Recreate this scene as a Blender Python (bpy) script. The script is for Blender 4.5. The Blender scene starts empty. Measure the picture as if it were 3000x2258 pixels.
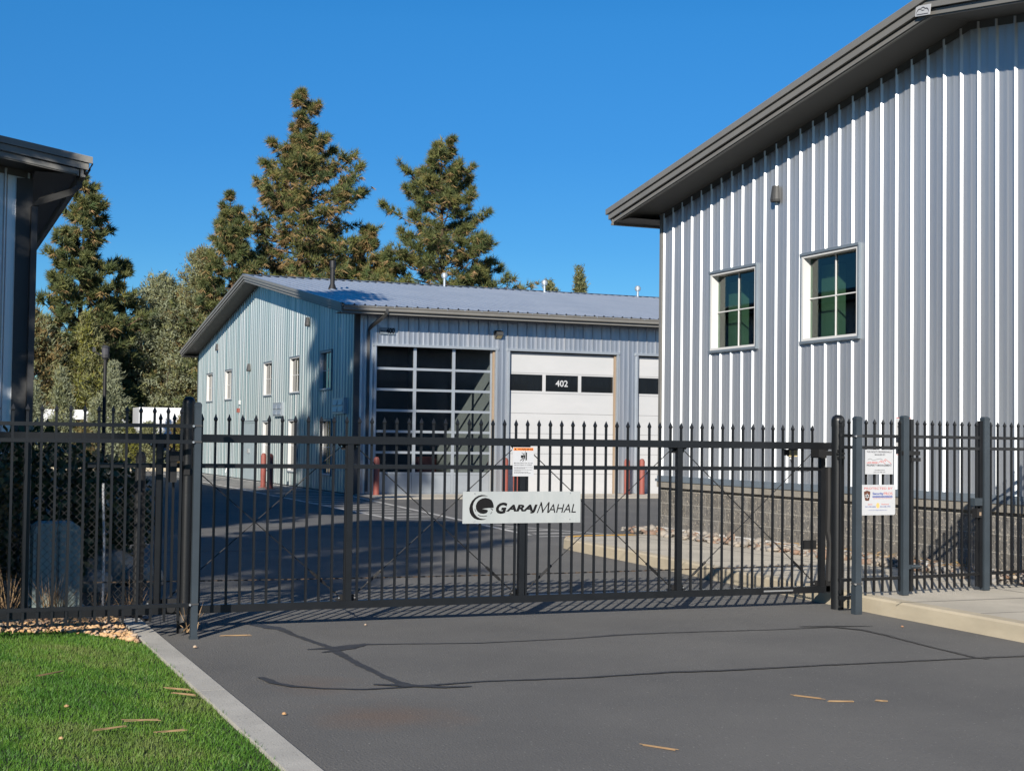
import bpy, bmesh, math, random
import numpy as np
from math import sin, cos, pi, radians, sqrt
from mathutils import Vector, Matrix
random.seed(7)
S = bpy.context.scene
COL = S.collection

# ------------------------------------------------------------------ camera
F_PX, YAW, PITCH, ROLL, EYE = 4264.0, 0.389173, 0.0372229, 0.0128776, 1.6
cf = Vector((sin(YAW)*cos(PITCH), cos(YAW)*cos(PITCH), sin(PITCH)))
cr = Vector((cos(YAW), -sin(YAW), 0)); cu = cr.cross(cf)
rt = cr*cos(ROLL) + cu*sin(ROLL); up = -cr*sin(ROLL) + cu*cos(ROLL)
cam = bpy.data.objects.new('camera', bpy.data.cameras.new('camera')); COL.objects.link(cam)
cam.matrix_world = Matrix(((rt.x, up.x, -cf.x, 0), (rt.y, up.y, -cf.y, 0), (rt.z, up.z, -cf.z, EYE), (0, 0, 0, 1)))
cam.data.sensor_width = 36; cam.data.lens = F_PX*36/3000; cam.data.clip_end = 3000
S.camera = cam

# ------------------------------------------------------------------ light
SUN_AZ, SUN_EL = radians(215.3), radians(24.5)      # azimuth clockwise from +Y
w = bpy.data.worlds.new('World'); S.world = w; w.use_nodes = True
nt = w.node_tree; nt.nodes.clear()
sky = nt.nodes.new('ShaderNodeTexSky'); sky.sky_type = 'NISHITA'; sky.sun_disc = False
sky.sun_elevation = SUN_EL; sky.sun_rotation = SUN_AZ; sky.altitude = 1000; sky.air_density = 1.0
sky.dust_density = 0.0; sky.ozone_density = 2.0
hs = nt.nodes.new('ShaderNodeHueSaturation'); hs.inputs['Saturation'].default_value = 1.42; hs.inputs['Value'].default_value = 1.0
gm = nt.nodes.new('ShaderNodeGamma'); gm.inputs[1].default_value = 1.0
bg = nt.nodes.new('ShaderNodeBackground'); bg.inputs[1].default_value = 0.082
wo = nt.nodes.new('ShaderNodeOutputWorld')
nt.links.new(sky.outputs[0], hs.inputs['Color']); nt.links.new(hs.outputs[0], gm.inputs[0])
# clear dry air: the sky stays a deep even blue down to the tree line
geo_ = nt.nodes.new('ShaderNodeTexCoord'); sep_ = nt.nodes.new('ShaderNodeSeparateXYZ'); rmp = nt.nodes.new('ShaderNodeValToRGB'); mul_ = nt.nodes.new('ShaderNodeMix')
mul_.data_type = 'RGBA'; mul_.blend_type = 'MULTIPLY'; mul_.inputs[0].default_value = 1
nt.links.new(geo_.outputs['Generated'], sep_.inputs[0]); nt.links.new(sep_.outputs['Z'], rmp.inputs[0])
cr_ = rmp.color_ramp; cr_.elements[0].position = 0.0; cr_.elements[0].color = (.33, .56, .76, 1); cr_.elements[1].position = 1.0; cr_.elements[1].color = (.8, .95, 1, 1)
for p_, c_ in ((.13, (.34, .60, .80, 1)), (.196, (.42, .68, .86, 1)), (.277, (.63, .84, .96, 1))): e_ = cr_.elements.new(p_); e_.color = c_
nt.links.new(gm.outputs[0], mul_.inputs[6]); nt.links.new(rmp.outputs[0], mul_.inputs[7]); nt.links.new(mul_.outputs[2], bg.inputs[0]); nt.links.new(bg.outputs[0], wo.inputs[0])
sun = bpy.data.objects.new('sun', bpy.data.lights.new('sun', 'SUN')); COL.objects.link(sun)
sun.data.energy = 5.0; sun.data.angle = radians(0.53); sun.data.color = (1.0, 0.93, 0.82)
to_sun = Vector((sin(SUN_AZ)*cos(SUN_EL), cos(SUN_AZ)*cos(SUN_EL), sin(SUN_EL)))
sun.rotation_euler = to_sun.to_track_quat('Z', 'Y').to_euler()
S.view_settings.view_transform = 'Standard'; S.view_settings.look = 'None'
S.view_settings.exposure = 0.55; S.view_settings.gamma = 1.0

# ------------------------------------------------------------------ materials
def N(nt, t, **k):
    n = nt.nodes.new(t)
    for a, v in k.items():
        if a in n.inputs: n.inputs[a].default_value = v
        else: setattr(n, a, v)
    return n
def mat(name, col, rough=0.6, metal=0.0, var=0.0, vscale=3.0, col2=None, bump=0.0, bscale=20.0, spec=0.5, detail=4, stretch=None, speck=None, coat=0, trans=0):
    """principled material: base colour mixed towards col2 by noise, optional bump and specks"""
    m = bpy.data.materials.new(name); m.use_nodes = True; t = m.node_tree; p = t.nodes['Principled BSDF']
    p.inputs['Roughness'].default_value = rough; p.inputs['Metallic'].default_value = metal
    p.inputs['Specular IOR Level'].default_value = spec
    if coat: p.inputs['Coat Weight'].default_value = coat
    c = tuple(col)+(1,)
    tc = N(t, 'ShaderNodeTexCoord'); mp = N(t, 'ShaderNodeMapping'); t.links.new(tc.outputs['Object'], mp.inputs[0])
    if stretch: mp.inputs['Scale'].default_value = stretch
    p.inputs['Base Color'].default_value = c
    last = None
    if var or col2:
        c2 = tuple(col2)+(1,) if col2 else tuple(x*(1-var) for x in col)+(1,)
        n = N(t, 'ShaderNodeTexNoise', Scale=vscale, Detail=detail, Roughness=0.6); t.links.new(mp.outputs[0], n.inputs['Vector'])
        r = N(t, 'ShaderNodeMapRange'); r.inputs[1].default_value = 0.35; r.inputs[2].default_value = 0.65
        t.links.new(n.outputs[0], r.inputs[0])
        mx = N(t, 'ShaderNodeMix', data_type='RGBA'); mx.inputs[6].default_value = c; mx.inputs[7].default_value = c2
        t.links.new(r.outputs[0], mx.inputs[0]); last = mx.outputs[2]
    if speck:   # (scale, threshold, colour)
        v = N(t, 'ShaderNodeTexNoise', Scale=speck[0], Detail=1.0); t.links.new(tc.outputs['Object'], v.inputs['Vector'])
        r = N(t, 'ShaderNodeMapRange'); r.inputs[1].default_value = speck[1]; r.inputs[2].default_value = speck[1]+0.06
        t.links.new(v.outputs[0], r.inputs[0])
        mx = N(t, 'ShaderNodeMix', data_type='RGBA'); mx.inputs[7].default_value = tuple(speck[2])+(1,)
        if last: t.links.new(last, mx.inputs[6])
        else: mx.inputs[6].default_value = c
        t.links.new(r.outputs[0], mx.inputs[0]); last = mx.outputs[2]
    if last: t.links.new(last, p.inputs['Base Color'])
    if bump:
        n = N(t, 'ShaderNodeTexNoise', Scale=bscale, Detail=5.0); t.links.new(mp.outputs[0], n.inputs['Vector'])
        b = N(t, 'ShaderNodeBump', Strength=bump, Distance=0.02); t.links.new(n.outputs[0], b.inputs['Height'])
        t.links.new(b.outputs[0], p.inputs['Normal'])
    return m
M = {}
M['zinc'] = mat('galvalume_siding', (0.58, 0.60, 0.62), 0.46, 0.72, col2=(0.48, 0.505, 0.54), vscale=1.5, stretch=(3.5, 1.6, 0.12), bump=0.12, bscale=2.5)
M['zinc_teal'] = mat('galvalume_siding_light_stripes', (0.62, 0.63, 0.62), 0.38, 0.72, col2=(0.28, 0.38, 0.385), vscale=2.0, stretch=(3.5, 1.3, 0.02), bump=0.12, bscale=2.5)  # lit and shaded rib stripes and teal moire put into the colour
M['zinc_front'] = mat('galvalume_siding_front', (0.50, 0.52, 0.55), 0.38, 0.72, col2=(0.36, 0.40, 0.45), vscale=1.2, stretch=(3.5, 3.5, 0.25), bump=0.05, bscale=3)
M['roof'] = mat('galvalume_roof', (0.44, 0.475, 0.52), 0.36, 0.5, col2=(0.38, 0.42, 0.47), vscale=0.8)
M['trim'] = mat('taupe_trim', (0.185, 0.180, 0.168), 0.5, 0.0, var=0.12, vscale=2)
M['trimd'] = mat('dark_trim', (0.045, 0.046, 0.048), 0.6, 0.0, var=0.15, vscale=2)
M['soffit'] = mat('grey_soffit', (0.085, 0.085, 0.08), 0.6, 0.0, var=0.1, vscale=1)
M['bluegrey'] = mat('blue_grey_flashing', (0.20, 0.24, 0.28), 0.45, 0.3, var=0.15, vscale=2)
M['white'] = mat('white_vinyl', (0.60, 0.60, 0.59), 0.4, 0.0, var=0.04)
M['alu'] = mat('aluminium_frame', (0.40, 0.44, 0.48), 0.4, 0.5, var=0.08)
M['doorwhite'] = mat('white_painted_steel', (0.455, 0.46, 0.47), 0.5, 0.0, col2=(0.42, 0.43, 0.44), vscale=0.6, stretch=(1, 1, 3))
M['doorgrey'] = mat('pale_grey_door', (0.30, 0.36, 0.38), 0.5, 0.0, var=0.1)
M['glass'] = mat('dark_window_glass', (0.008, 0.009, 0.009), 0.03, 0.0, spec=1.0)
def see_through(name, tint, gloss):
    m = bpy.data.materials.new(name); m.use_nodes = True; t = m.node_tree; t.nodes.clear(); o = N(t, 'ShaderNodeOutputMaterial'); mx = N(t, 'ShaderNodeMixShader'); tr_ = N(t, 'ShaderNodeBsdfTransparent'); g = N(t, 'ShaderNodeBsdfGlossy')
    tr_.inputs[0].default_value = tint+(1,); g.inputs['Roughness'].default_value = 0.02; lw = N(t, 'ShaderNodeLayerWeight'); lw.inputs[0].default_value = 0.5
    pw = N(t, 'ShaderNodeMath', operation='POWER'); pw.inputs[1].default_value = 4.0; ma = N(t, 'ShaderNodeMath', operation='MULTIPLY_ADD'); ma.inputs[1].default_value = 0.7; ma.inputs[2].default_value = gloss
    t.links.new(lw.outputs['Facing'], pw.inputs[0]); t.links.new(pw.outputs[0], ma.inputs[0]); t.links.new(ma.outputs[0], mx.inputs[0]); t.links.new(tr_.outputs[0], mx.inputs[1]); t.links.new(g.outputs[0], mx.inputs[2]); t.links.new(mx.outputs[0], o.inputs[0]); return m
M['clear'] = see_through('tinted_door_glass', (0.78, 0.80, 0.80), 0.06)
M['clearw'] = see_through('green_tinted_window_glass', (0.60, 0.70, 0.63), 0.07)
M['reflbrown'] = mat('brown_reflection_backdrop', (0.10, 0.07, 0.04), 0.9, col2=(0.03, 0.035, 0.03), vscale=1.5, stretch=(1, 1, 3))  # brown reflections of the window panes, painted on surfaces behind them
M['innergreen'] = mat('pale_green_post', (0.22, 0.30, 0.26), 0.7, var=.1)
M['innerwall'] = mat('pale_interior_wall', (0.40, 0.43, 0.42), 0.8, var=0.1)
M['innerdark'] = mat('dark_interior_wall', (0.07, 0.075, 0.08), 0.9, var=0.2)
M['black'] = mat('black_powder_coat', (0.009, 0.010, 0.012), 0.38, 0.0, var=0.25, vscale=6, spec=0.45, bump=0.04, bscale=60)
M['charcoal'] = mat('charcoal_powder_coat', (0.033, 0.045, 0.057), 0.45, 0.0, var=0.2, vscale=4)
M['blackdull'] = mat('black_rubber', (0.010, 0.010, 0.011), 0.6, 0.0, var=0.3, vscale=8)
M['steel'] = mat('zinc_bolt', (0.6, 0.6, 0.6), 0.35, 0.8)
M['rust'] = mat('rusty_chain', (0.10, 0.065, 0.04), 0.7, 0.3, var=0.5, vscale=30)
M['asphalt'] = mat('asphalt', (0.148, 0.144, 0.136), 0.9, 0.0, col2=(0.118, 0.116, 0.112), vscale=0.55, bump=0.5, bscale=70, spec=0.2, detail=12, speck=(46, 0.70, (0.26, 0.25, 0.235)))
M['seal'] = mat('crack_sealant', (0.050, 0.048, 0.046), 0.65, 0.0, var=0.35, vscale=12, bump=0.1, bscale=60)
M['conc'] = mat('concrete', (0.47, 0.43, 0.36), 0.85, 0.0, col2=(0.38, 0.35, 0.295), vscale=1.3, bump=0.2, bscale=90, spec=0.25, detail=8)
M['capstone'] = mat('grey_cap_block', (0.27, 0.25, 0.215), 0.9, var=0.2, vscale=5, bump=0.3, bscale=40)
M['curb'] = mat('tan_concrete_kerb', (0.455, 0.395, 0.295), 0.85, 0.0, col2=(0.385, 0.335, 0.25), vscale=1.8, bump=0.15, bscale=80, spec=0.25, detail=8, stretch=(1, 1, 3))
M['curbl'] = mat('grey_concrete_kerb', (0.46, 0.44, 0.395), 0.85, 0.0, col2=(0.37, 0.355, 0.32), vscale=2.5, bump=0.25, bscale=90, spec=0.25, detail=8, speck=(60, 0.68, (0.22, 0.21, 0.19)))
M['paint'] = mat('worn_white_road_paint', (0.60, 0.58, 0.53), 0.7, 0.0, col2=(0.34, 0.33, 0.31), vscale=2.5, detail=8)
M['yellow'] = mat('yellow_kerb_paint', (0.80, 0.42, 0.03), 0.6, 0.0, var=0.2, vscale=4)
M['red'] = mat('red_bollard_paint', (0.25, 0.060, 0.046), 0.65, 0.0, col2=(0.20, 0.066, 0.05), vscale=3)
M['ground'] = mat('dry_ground', (0.17, 0.135, 0.09), 0.95, 0.0, col2=(0.10, 0.09, 0.055), vscale=0.3, bump=0.3, bscale=8)
M['soil'] = mat('garden_soil', (0.055, 0.04, 0.026), 0.95, 0.0, col2=(0.10, 0.07, 0.045), vscale=7, bump=0.6, bscale=40)
M['lawnsoil'] = mat('lawn_soil', (0.045, 0.07, 0.015), 0.95, 0.0, col2=(0.03, 0.05, 0.012), vscale=5, bump=0.5, bscale=90)
M['bark'] = mat('pine_bark', (0.16, 0.095, 0.06), 0.9, 0.0, col2=(0.07, 0.045, 0.03), vscale=6, bump=0.6, bscale=20)
M['greybark'] = mat('grey_bark', (0.24, 0.20, 0.16), 0.9, 0.0, col2=(0.12, 0.09, 0.07), vscale=6)
M['needle'] = mat('pine_needles', (0.175, 0.165, 0.050), 0.65, 0.0, col2=(0.060, 0.095, 0.032), vscale=.9, spec=0.3)
M['needled'] = mat('dark_pine_needles', (0.055, 0.080, 0.034), 0.65, 0.0, col2=(0.10, 0.105, 0.035), vscale=1.3, spec=0.3)
M['needleb'] = mat('dying_brown_needles', (0.30, 0.195, 0.10), 0.75, 0.0, col2=(0.22, 0.16, 0.06), vscale=2.0, spec=0.2)
M['juniper'] = mat('juniper_foliage', (0.215, 0.210, 0.095), 0.7, 0.0, col2=(0.125, 0.140, 0.06), vscale=1.6, spec=0.25)
M['juniperg'] = mat('grey_juniper_foliage', (0.235, 0.250, 0.160), 0.7, 0.0, col2=(0.150, 0.170, 0.105), vscale=1.6, spec=0.25)
M['juniperb'] = mat('brown_juniper_foliage', (0.17, 0.115, 0.045), 0.75, 0.0, col2=(0.11, 0.085, 0.035), vscale=1.6, spec=0.2)
M['yellowgreen'] = mat('yellow_green_foliage', (0.20, 0.19, 0.035), 0.7, 0.0, col2=(0.12, 0.13, 0.03), vscale=2, spec=0.2)
M['leafdark'] = mat('dark_glossy_leaves', (0.030, 0.058, 0.018), 0.5, 0.0, col2=(0.05, 0.06, 0.02), vscale=3, spec=0.4)
M['leaflime'] = mat('lime_leaves', (0.16, 0.30, 0.03), 0.5, 0.0, spec=0.3)
M['drygrass'] = mat('dry_straw', (0.30, 0.20, 0.10), 0.8, 0.0, col2=(0.24, 0.15, 0.08), vscale=6)
M['grass'] = mat('lawn_blades', (0.065, 0.155, 0.014), 0.55, 0.0, col2=(0.10, 0.18, 0.024), vscale=1.7, spec=0.3, detail=6)
M['grassk'] = mat('lawn_blades_deep', (0.034, 0.105, 0.010), 0.55, 0.0, col2=(0.05, 0.13, 0.012), vscale=2.3, spec=0.3)
M['grassd'] = mat('lawn_blades_pale', (0.13, 0.165, 0.045), 0.6, 0.0, col2=(0.055, 0.12, 0.012), vscale=2.3, spec=0.3)
M['gravel'] = mat('tan_gravel', (0.46, 0.27, 0.13), 0.85, 0.0, col2=(0.55, 0.38, 0.22), vscale=9, spec=0.3)
M['gravel2'] = mat('pale_gravel', (0.52, 0.44, 0.34), 0.85, 0.0, col2=(0.30, 0.16, 0.09), vscale=9, spec=0.3)
M['rock'] = mat('grey_river_rock', (0.20, 0.195, 0.19), 0.75, 0.0, col2=(0.33, 0.28, 0.22), vscale=5, bump=0.3, bscale=15)
M['rock2'] = mat('brown_rock', (0.25, 0.14, 0.09), 0.8, 0.0, col2=(0.16, 0.14, 0.12), vscale=6, bump=0.3, bscale=15)
M['signwhite'] = mat('white_sign_face', (0.46, 0.47, 0.49), 0.45, 0.0, var=0.04)
M['signgrey'] = mat('brushed_sign_face', (0.365, 0.385, 0.385), 0.5, 0.0, col2=(0.32, 0.345, 0.35), vscale=2.5, stretch=(2.5, 2.5, 0.6))
M['ink'] = mat('black_ink', (0.008, 0.008, 0.009), 0.7, spec=0.15)
M['inkgrey'] = mat('grey_ink', (0.07, 0.07, 0.08), 0.6, spec=0.2)
M['inkred'] = mat('red_ink', (0.50, 0.07, 0.06), 0.5)
M['inkblue'] = mat('blue_ink', (0.03, 0.06, 0.28), 0.5)
M['inkorange'] = mat('orange_ink', (0.78, 0.22, 0.04), 0.5)
M['inkgold'] = mat('gold_ink', (0.65, 0.42, 0.15), 0.5)
M['inkbrown'] = mat('brown_ink', (0.10, 0.035, 0.02), 0.5)
M['box'] = mat('pale_green_cabinet', (0.27, 0.33, 0.31), 0.55, 0.0, var=0.15)
M['tan'] = mat('tan_weatherstrip', (0.26, 0.19, 0.13), 0.7)
M['carwhite'] = mat('white_car_paint', (0.75, 0.76, 0.78), 0.25, coat=0.5)
M['carsilver'] = mat('silver_car_paint', (0.45, 0.48, 0.52), 0.28, 0.5, coat=0.5)
M['lampwhite'] = mat('cream_plastic', (0.55, 0.45, 0.25), 0.5)

# split-face block material: real mortar grid in object space (Y, Z)
def block_mat():
    m = mat('split_face_block', (0.225, 0.215, 0.20), 0.9, 0.0, col2=(0.135, 0.13, 0.125), vscale=7, detail=10, speck=(28, 0.62, (0.42, 0.38, 0.32)), spec=0.2)
    t = m.node_tree; p = t.nodes['Principled BSDF']; src = p.inputs['Base Color'].links[0].from_socket
    tc = N(t, 'ShaderNodeTexCoord'); sp = N(t, 'ShaderNodeSeparateXYZ'); cb = N(t, 'ShaderNodeCombineXYZ'); ad = N(t, 'ShaderNodeMath', operation='ADD')
    t.links.new(tc.outputs['Object'], sp.inputs[0]); t.links.new(sp.outputs['X'], ad.inputs[0]); t.links.new(sp.outputs['Y'], ad.inputs[1])
    t.links.new(ad.outputs[0], cb.inputs[0]); t.links.new(sp.outputs['Z'], cb.inputs[1])
    b = N(t, 'ShaderNodeTexBrick'); b.inputs['Scale'].default_value = 1.0; b.inputs['Brick Width'].default_value = 0.4064
    b.inputs['Row Height'].default_value = 0.2032; b.inputs['Mortar Size'].default_value = 0.007; b.inputs['Mortar Smooth'].default_value = 0.2
    b.inputs['Color1'].default_value = (1, 1, 1, 1); b.inputs['Color2'].default_value = (0.86, 0.84, 0.80, 1); b.inputs['Mortar'].default_value = (0, 0, 0, 1)
    t.links.new(cb.outputs[0], b.inputs['Vector'])
    mul = N(t, 'ShaderNodeMix', data_type='RGBA', blend_type='MULTIPLY'); mul.inputs[0].default_value = 1
    t.links.new(src, mul.inputs[6]); t.links.new(b.outputs['Color'], mul.inputs[7])
    mx = N(t, 'ShaderNodeMix', data_type='RGBA'); mx.inputs[7].default_value = (0.36, 0.34, 0.30, 1)
    t.links.new(b.outputs['Fac'], mx.inputs[0]); t.links.new(mul.outputs[2], mx.inputs[6]); t.links.new(mx.outputs[2], p.inputs['Base Color'])
    n = N(t, 'ShaderNodeTexNoise', Scale=22.0, Detail=8.0, Roughness=0.65); t.links.new(tc.outputs['Object'], n.inputs['Vector'])
    sb = N(t, 'ShaderNodeMath', operation='SUBTRACT'); t.links.new(n.outputs[0], sb.inputs[0]); t.links.new(b.outputs['Fac'], sb.inputs[1])
    bp = N(t, 'ShaderNodeBump', Strength=0.8, Distance=0.03); t.links.new(sb.outputs[0], bp.inputs['Height']); t.links.new(bp.outputs[0], p.inputs['Normal'])
    return m
M['block'] = block_mat()
# asphalt gets two faint rusty stains where the photo shows them
def stain():
    m = M['asphalt']; t = m.node_tree; p = t.nodes['Principled BSDF']; src = p.inputs['Base Color'].links[0].from_socket
    geo = N(t, 'ShaderNodeNewGeometry')
    nz = N(t, 'ShaderNodeTexNoise', Scale=2.2, Detail=6.0); t.links.new(geo.outputs['Position'], nz.inputs['Vector'])
    for (x, y, r, k) in ((2.55, 8.15, 0.55, 0.5), (2.42, 9.25, 0.4, 0.3)):
        d = N(t, 'ShaderNodeVectorMath', operation='DISTANCE'); d.inputs[1].default_value = (x, y, 0); t.links.new(geo.outputs['Position'], d.inputs[0])
        a = N(t, 'ShaderNodeMath', operation='MULTIPLY_ADD'); t.links.new(nz.outputs[0], a.inputs[0]); a.inputs[1].default_value = 0.9; t.links.new(d.outputs['Value'], a.inputs[2])
        r_ = N(t, 'ShaderNodeMapRange'); r_.inputs[1].default_value = r+0.45; r_.inputs[2].default_value = r*0.2+0.4; r_.inputs[3].default_value = 0; r_.inputs[4].default_value = k
        t.links.new(a.outputs[0], r_.inputs[0])
        mx = N(t, 'ShaderNodeMix', data_type='RGBA'); mx.inputs[7].default_value = (0.16, 0.105, 0.075, 1)
        t.links.new(r_.outputs[0], mx.inputs[0]); t.links.new(src, mx.inputs[6]); src = mx.outputs[2]
    t.links.new(src, p.inputs['Base Color'])
stain()

# ------------------------------------------------------------------ mesh helpers
class MB:
    def __init__(s): s.v = []; s.f = []; s.m = []
    def add(s, vs, fs, mi=0):
        o = len(s.v); s.v.extend([tuple(p) for p in vs]); s.f.extend([tuple(i+o for i in f) for f in fs]); s.m.extend([mi]*len(fs)); return s
    def box(s, x0, x1, y0, y1, z0, z1, mi=0):
        vs = [(x, y, z) for z in (z0, z1) for y in (y0, y1) for x in (x0, x1)]
        return s.add(vs, [(0, 2, 3, 1), (4, 5, 7, 6), (0, 1, 5, 4), (2, 6, 7, 3), (0, 4, 6, 2), (1, 3, 7, 5)], mi)
    def obox(s, c, ax, ay, az, hx, hy, hz, mi=0):
        """oriented box; ax, ay, az unit vectors"""
        c, ax, ay, az = map(Vector, (c, ax, ay, az)); vs = [c+ax*i*hx+ay*j*hy+az*k*hz for k in (-1, 1) for j in (-1, 1) for i in (-1, 1)]
        return s.add(vs, [(0, 2, 3, 1), (4, 5, 7, 6), (0, 1, 5, 4), (2, 6, 7, 3), (0, 4, 6, 2), (1, 3, 7, 5)], mi)
    def bar(s, a, b, w_, h_=None, mi=0, upv=(0, 0, 1)):
        a, b = Vector(a), Vector(b); d = (b-a); L = d.length; d.normalize(); u = Vector(upv)
        if abs(d.dot(u)) > 0.98: u = Vector((0, 1, 0))
        x = d.cross(u).normalized(); y = x.cross(d)
        return s.obox((a+b)/2, x, d, y, w_/2, L/2, (h_ or w_)/2, mi)
    def tube(s, pts, r, n=10, mi=0, cap=True):
        pts = [Vector(p) for p in pts]; rs = r if isinstance(r, (list, tuple)) else [r]*len(pts); vs = []; prev = None
        for i, p in enumerate(pts):
            d = (pts[min(i+1, len(pts)-1)]-pts[max(i-1, 0)]).normalized()
            if prev is None: x = d.orthogonal().normalized()
            else: x = (prev - d*prev.dot(d)).normalized()
            prev = x; y = d.cross(x)
            vs += [p+(x*cos(2*pi*k/n)+y*sin(2*pi*k/n))*rs[i] for k in range(n)]
        fs = [(i*n+k, i*n+(k+1) % n, (i+1)*n+(k+1) % n, (i+1)*n+k) for i in range(len(pts)-1) for k in range(n)]
        if cap: fs += [tuple(range(n-1, -1, -1)), tuple(range((len(pts)-1)*n, len(pts)*n))]
        return s.add(vs, fs, mi)
    def lathe(s, c, prof, n=20, mi=0):
        c = Vector(c); return s.tube([c+Vector((0, 0, z)) for r, z in prof], [max(r, 1e-4) for r, z in prof], n, mi)
    def poly(s, pts, nrm, th, mi=0):
        """flat polygon (3-D points) thickened by th along nrm (convex or concave ngon)"""
        nrm = Vector(nrm)*th; n = len(pts); a = [Vector(p) for p in pts]; b = [p+nrm for p in a]
        return s.add(a+b, [tuple(range(n-1, -1, -1)), tuple(range(n, 2*n))]+[(i, (i+1) % n, n+(i+1) % n, n+i) for i in range(n)], mi)
    def build(s, name, mats, parent=None, smooth=False, fix=False):
        me = bpy.data.meshes.new(name); me.from_pydata(s.v, [], s.f)
        if not isinstance(mats, (list, tuple)): mats = [mats]
        for m in mats: me.materials.append(M[m] if isinstance(m, str) else m)
        if len(mats) > 1: me.polygons.foreach_set('material_index', s.m)
        if fix:
            bm = bmesh.new(); bm.from_mesh(me); bmesh.ops.recalc_face_normals(bm, faces=bm.faces); bm.to_mesh(me); bm.free()
        if smooth:
            me.polygons.foreach_set('use_smooth', [True]*len(me.polygons))
            try: me.set_sharp_from_angle(angle=radians(40))
            except Exception: pass
        me.update(); o = bpy.data.objects.new(name, me); COL.objects.link(o)
        if parent: o.parent = parent
        return o
def tag(o, label, cat, group=None, kind=None):
    o['label'] = label; o['category'] = cat
    if group: o['group'] = group
    if kind: o['kind'] = kind
    return o
def struct(o): o['kind'] = 'structure'; return o
def thing(name, label, cat, loc=(0, 0, 0), rz=0, group=None):
    o = bpy.data.objects.new(name, None); COL.objects.link(o); o.location = loc; o.rotation_euler = (0, 0, rz); o.empty_display_size = 0.2
    return tag(o, label, cat, group)
def dup(root, loc, rz, label=None):
    r = root.copy(); COL.objects.link(r); r.location = loc; r.rotation_euler = (0, 0, rz)
    if label: r['label'] = label
    for ch in list(root.children):
        c = ch.copy(); COL.objects.link(c); c.parent = r
        for g in list(ch.children):
            d = g.copy(); COL.objects.link(d); d.parent = c
    return r
def at(o, parent, loc, rz=0):
    o.parent = parent; o.location = loc; o.rotation_euler = (0, 0, rz); return o
def text(name, s, box, m, parent, origin, ux, uz, nrm, bold=0.0, shear=0.0, th=0.001, space=1.0):
    """letters fitted into box (u0,u1,v0,v1) on the plane origin + u*ux + v*uz, raised by th along nrm"""
    cu_ = bpy.data.curves.new(name, 'FONT'); cu_.body = s; cu_.size = 1; cu_.offset = bold; cu_.shear = shear; cu_.resolution_u = 3; cu_.space_character = space
    ob = bpy.data.objects.new(name, cu_); COL.objects.link(ob); bpy.context.view_layer.update()
    me = bpy.data.meshes.new_from_object(ob.evaluated_get(bpy.context.evaluated_depsgraph_get()))
    bpy.data.objects.remove(ob); bpy.data.curves.remove(cu_)
    co = np.array([v.co[:] for v in me.vertices]); lo = co.min(0); hi = co.max(0)
    origin, ux, uz, nrm = map(Vector, (origin, ux, uz, nrm))
    for v in me.vertices:
        u = box[0]+(v.co.x-lo[0])/(hi[0]-lo[0])*(box[1]-box[0]); k = box[2]+(v.co.y-lo[1])/(hi[1]-lo[1])*(box[3]-box[2])
        v.co = origin+ux*u+uz*k+nrm*th
    me.materials.clear(); me.materials.append(M[m]); me.name = name
    o = bpy.data.objects.new(name, me); COL.objects.link(o); o.parent = parent
    return o

# ------------------------------------------------------------------ ground
def sheet(name, pts, z, m): return struct(MB().add([(x, y, z) for x, y in pts], [tuple(range(len(pts)))]).build(name, m))
sheet('ground', [(-900, -300), (1200, -300), (1200, 1400), (-900, 1400)], -0.03, 'ground')
sheet('asphalt_road', [(1.5, -12), (62, -12), (62, 66), (-12, 66), (-12, 12.9), (1.5, 12.9)], 0.0, 'asphalt')
# left kerb
k = MB()
for y0, y1 in ((-6, -3.05), (-3.045, -0.05), (-0.045, 3.0), (3.005, 6.0), (6.005, 9.0), (9.005, 12.0), (12.005, 12.72)):
    k.box(1.650, 1.812, y0, y1, -0.1, 0.045)
struct(k.build('left_kerb', 'curbl', fix=True))
# yard-side kerb stub behind the fence + planting bed
sheet('planting_bed', [(-12, 12.0), (1.634, 12.0), (1.634, 12.75), (1.9, 13.4), (2.1, 15.2), (1.7, 17.2), (1.4, 21.1), (-12, 21.1)], 0.015, 'soil')
sheet('lawn_soil', [(-14, -8), (1.649, -8), (1.649, 11.3), (1.42, 11.8), (1.15, 12.1), (0.7, 12.2), (0, 12.2), (-14, 12.2)], 0.02, 'lawnsoil')

# right sidewalk with kerb
KP = [(8.42, -6), (8.42, 9.4), (8.45, 11.4), (8.5, 12.5), (8.56, 13.4), (8.64, 15.0), (8.74, 16.2), (8.83, 17.6), (8.87, 18.8), (8.90, 19.35), (8.98, 19.8), (9.15, 20.12), (9.4, 20.27), (9.85, 20.33), (10.4, 20.36), (11.3, 20.4)]
def offset(P, d):
    out = []
    for i, p in enumerate(P):
        a = Vector(P[max(i-1, 0)]); b = Vector(P[min(i+1, len(P)-1)]); t = (b-a).normalized(); out.append((p[0]+t.y*d, p[1]-t.x*d))
    return out
def kerb_face(P, w_, z0, z1, name, m, cuts=()):
    a = P; a2 = offset(P, 0.02); b = offset(P, w_); n = len(P); mb = MB()
    vs = [(x, y, z0) for x, y in a]+[(x, y, z1-0.02) for x, y in offset(P, 0.006)]+[(x, y, z1) for x, y in a2]+[(x, y, z1) for x, y in b]
    mb.add(vs, [(r*n+i, (r+1)*n+i, (r+1)*n+i+1, r*n+i+1) for r in range(3) for i in range(n-1)])
    return struct(mb.build(name, m, smooth=False))
kerb_face(KP, 0.16, -0.05, 0.15, 'right_kerb', 'curb')
inner = offset(KP, 0.166)
sheet('sidewalk', inner+[(11.3, -6)], 0.146, 'conc')
j = MB()
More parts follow.
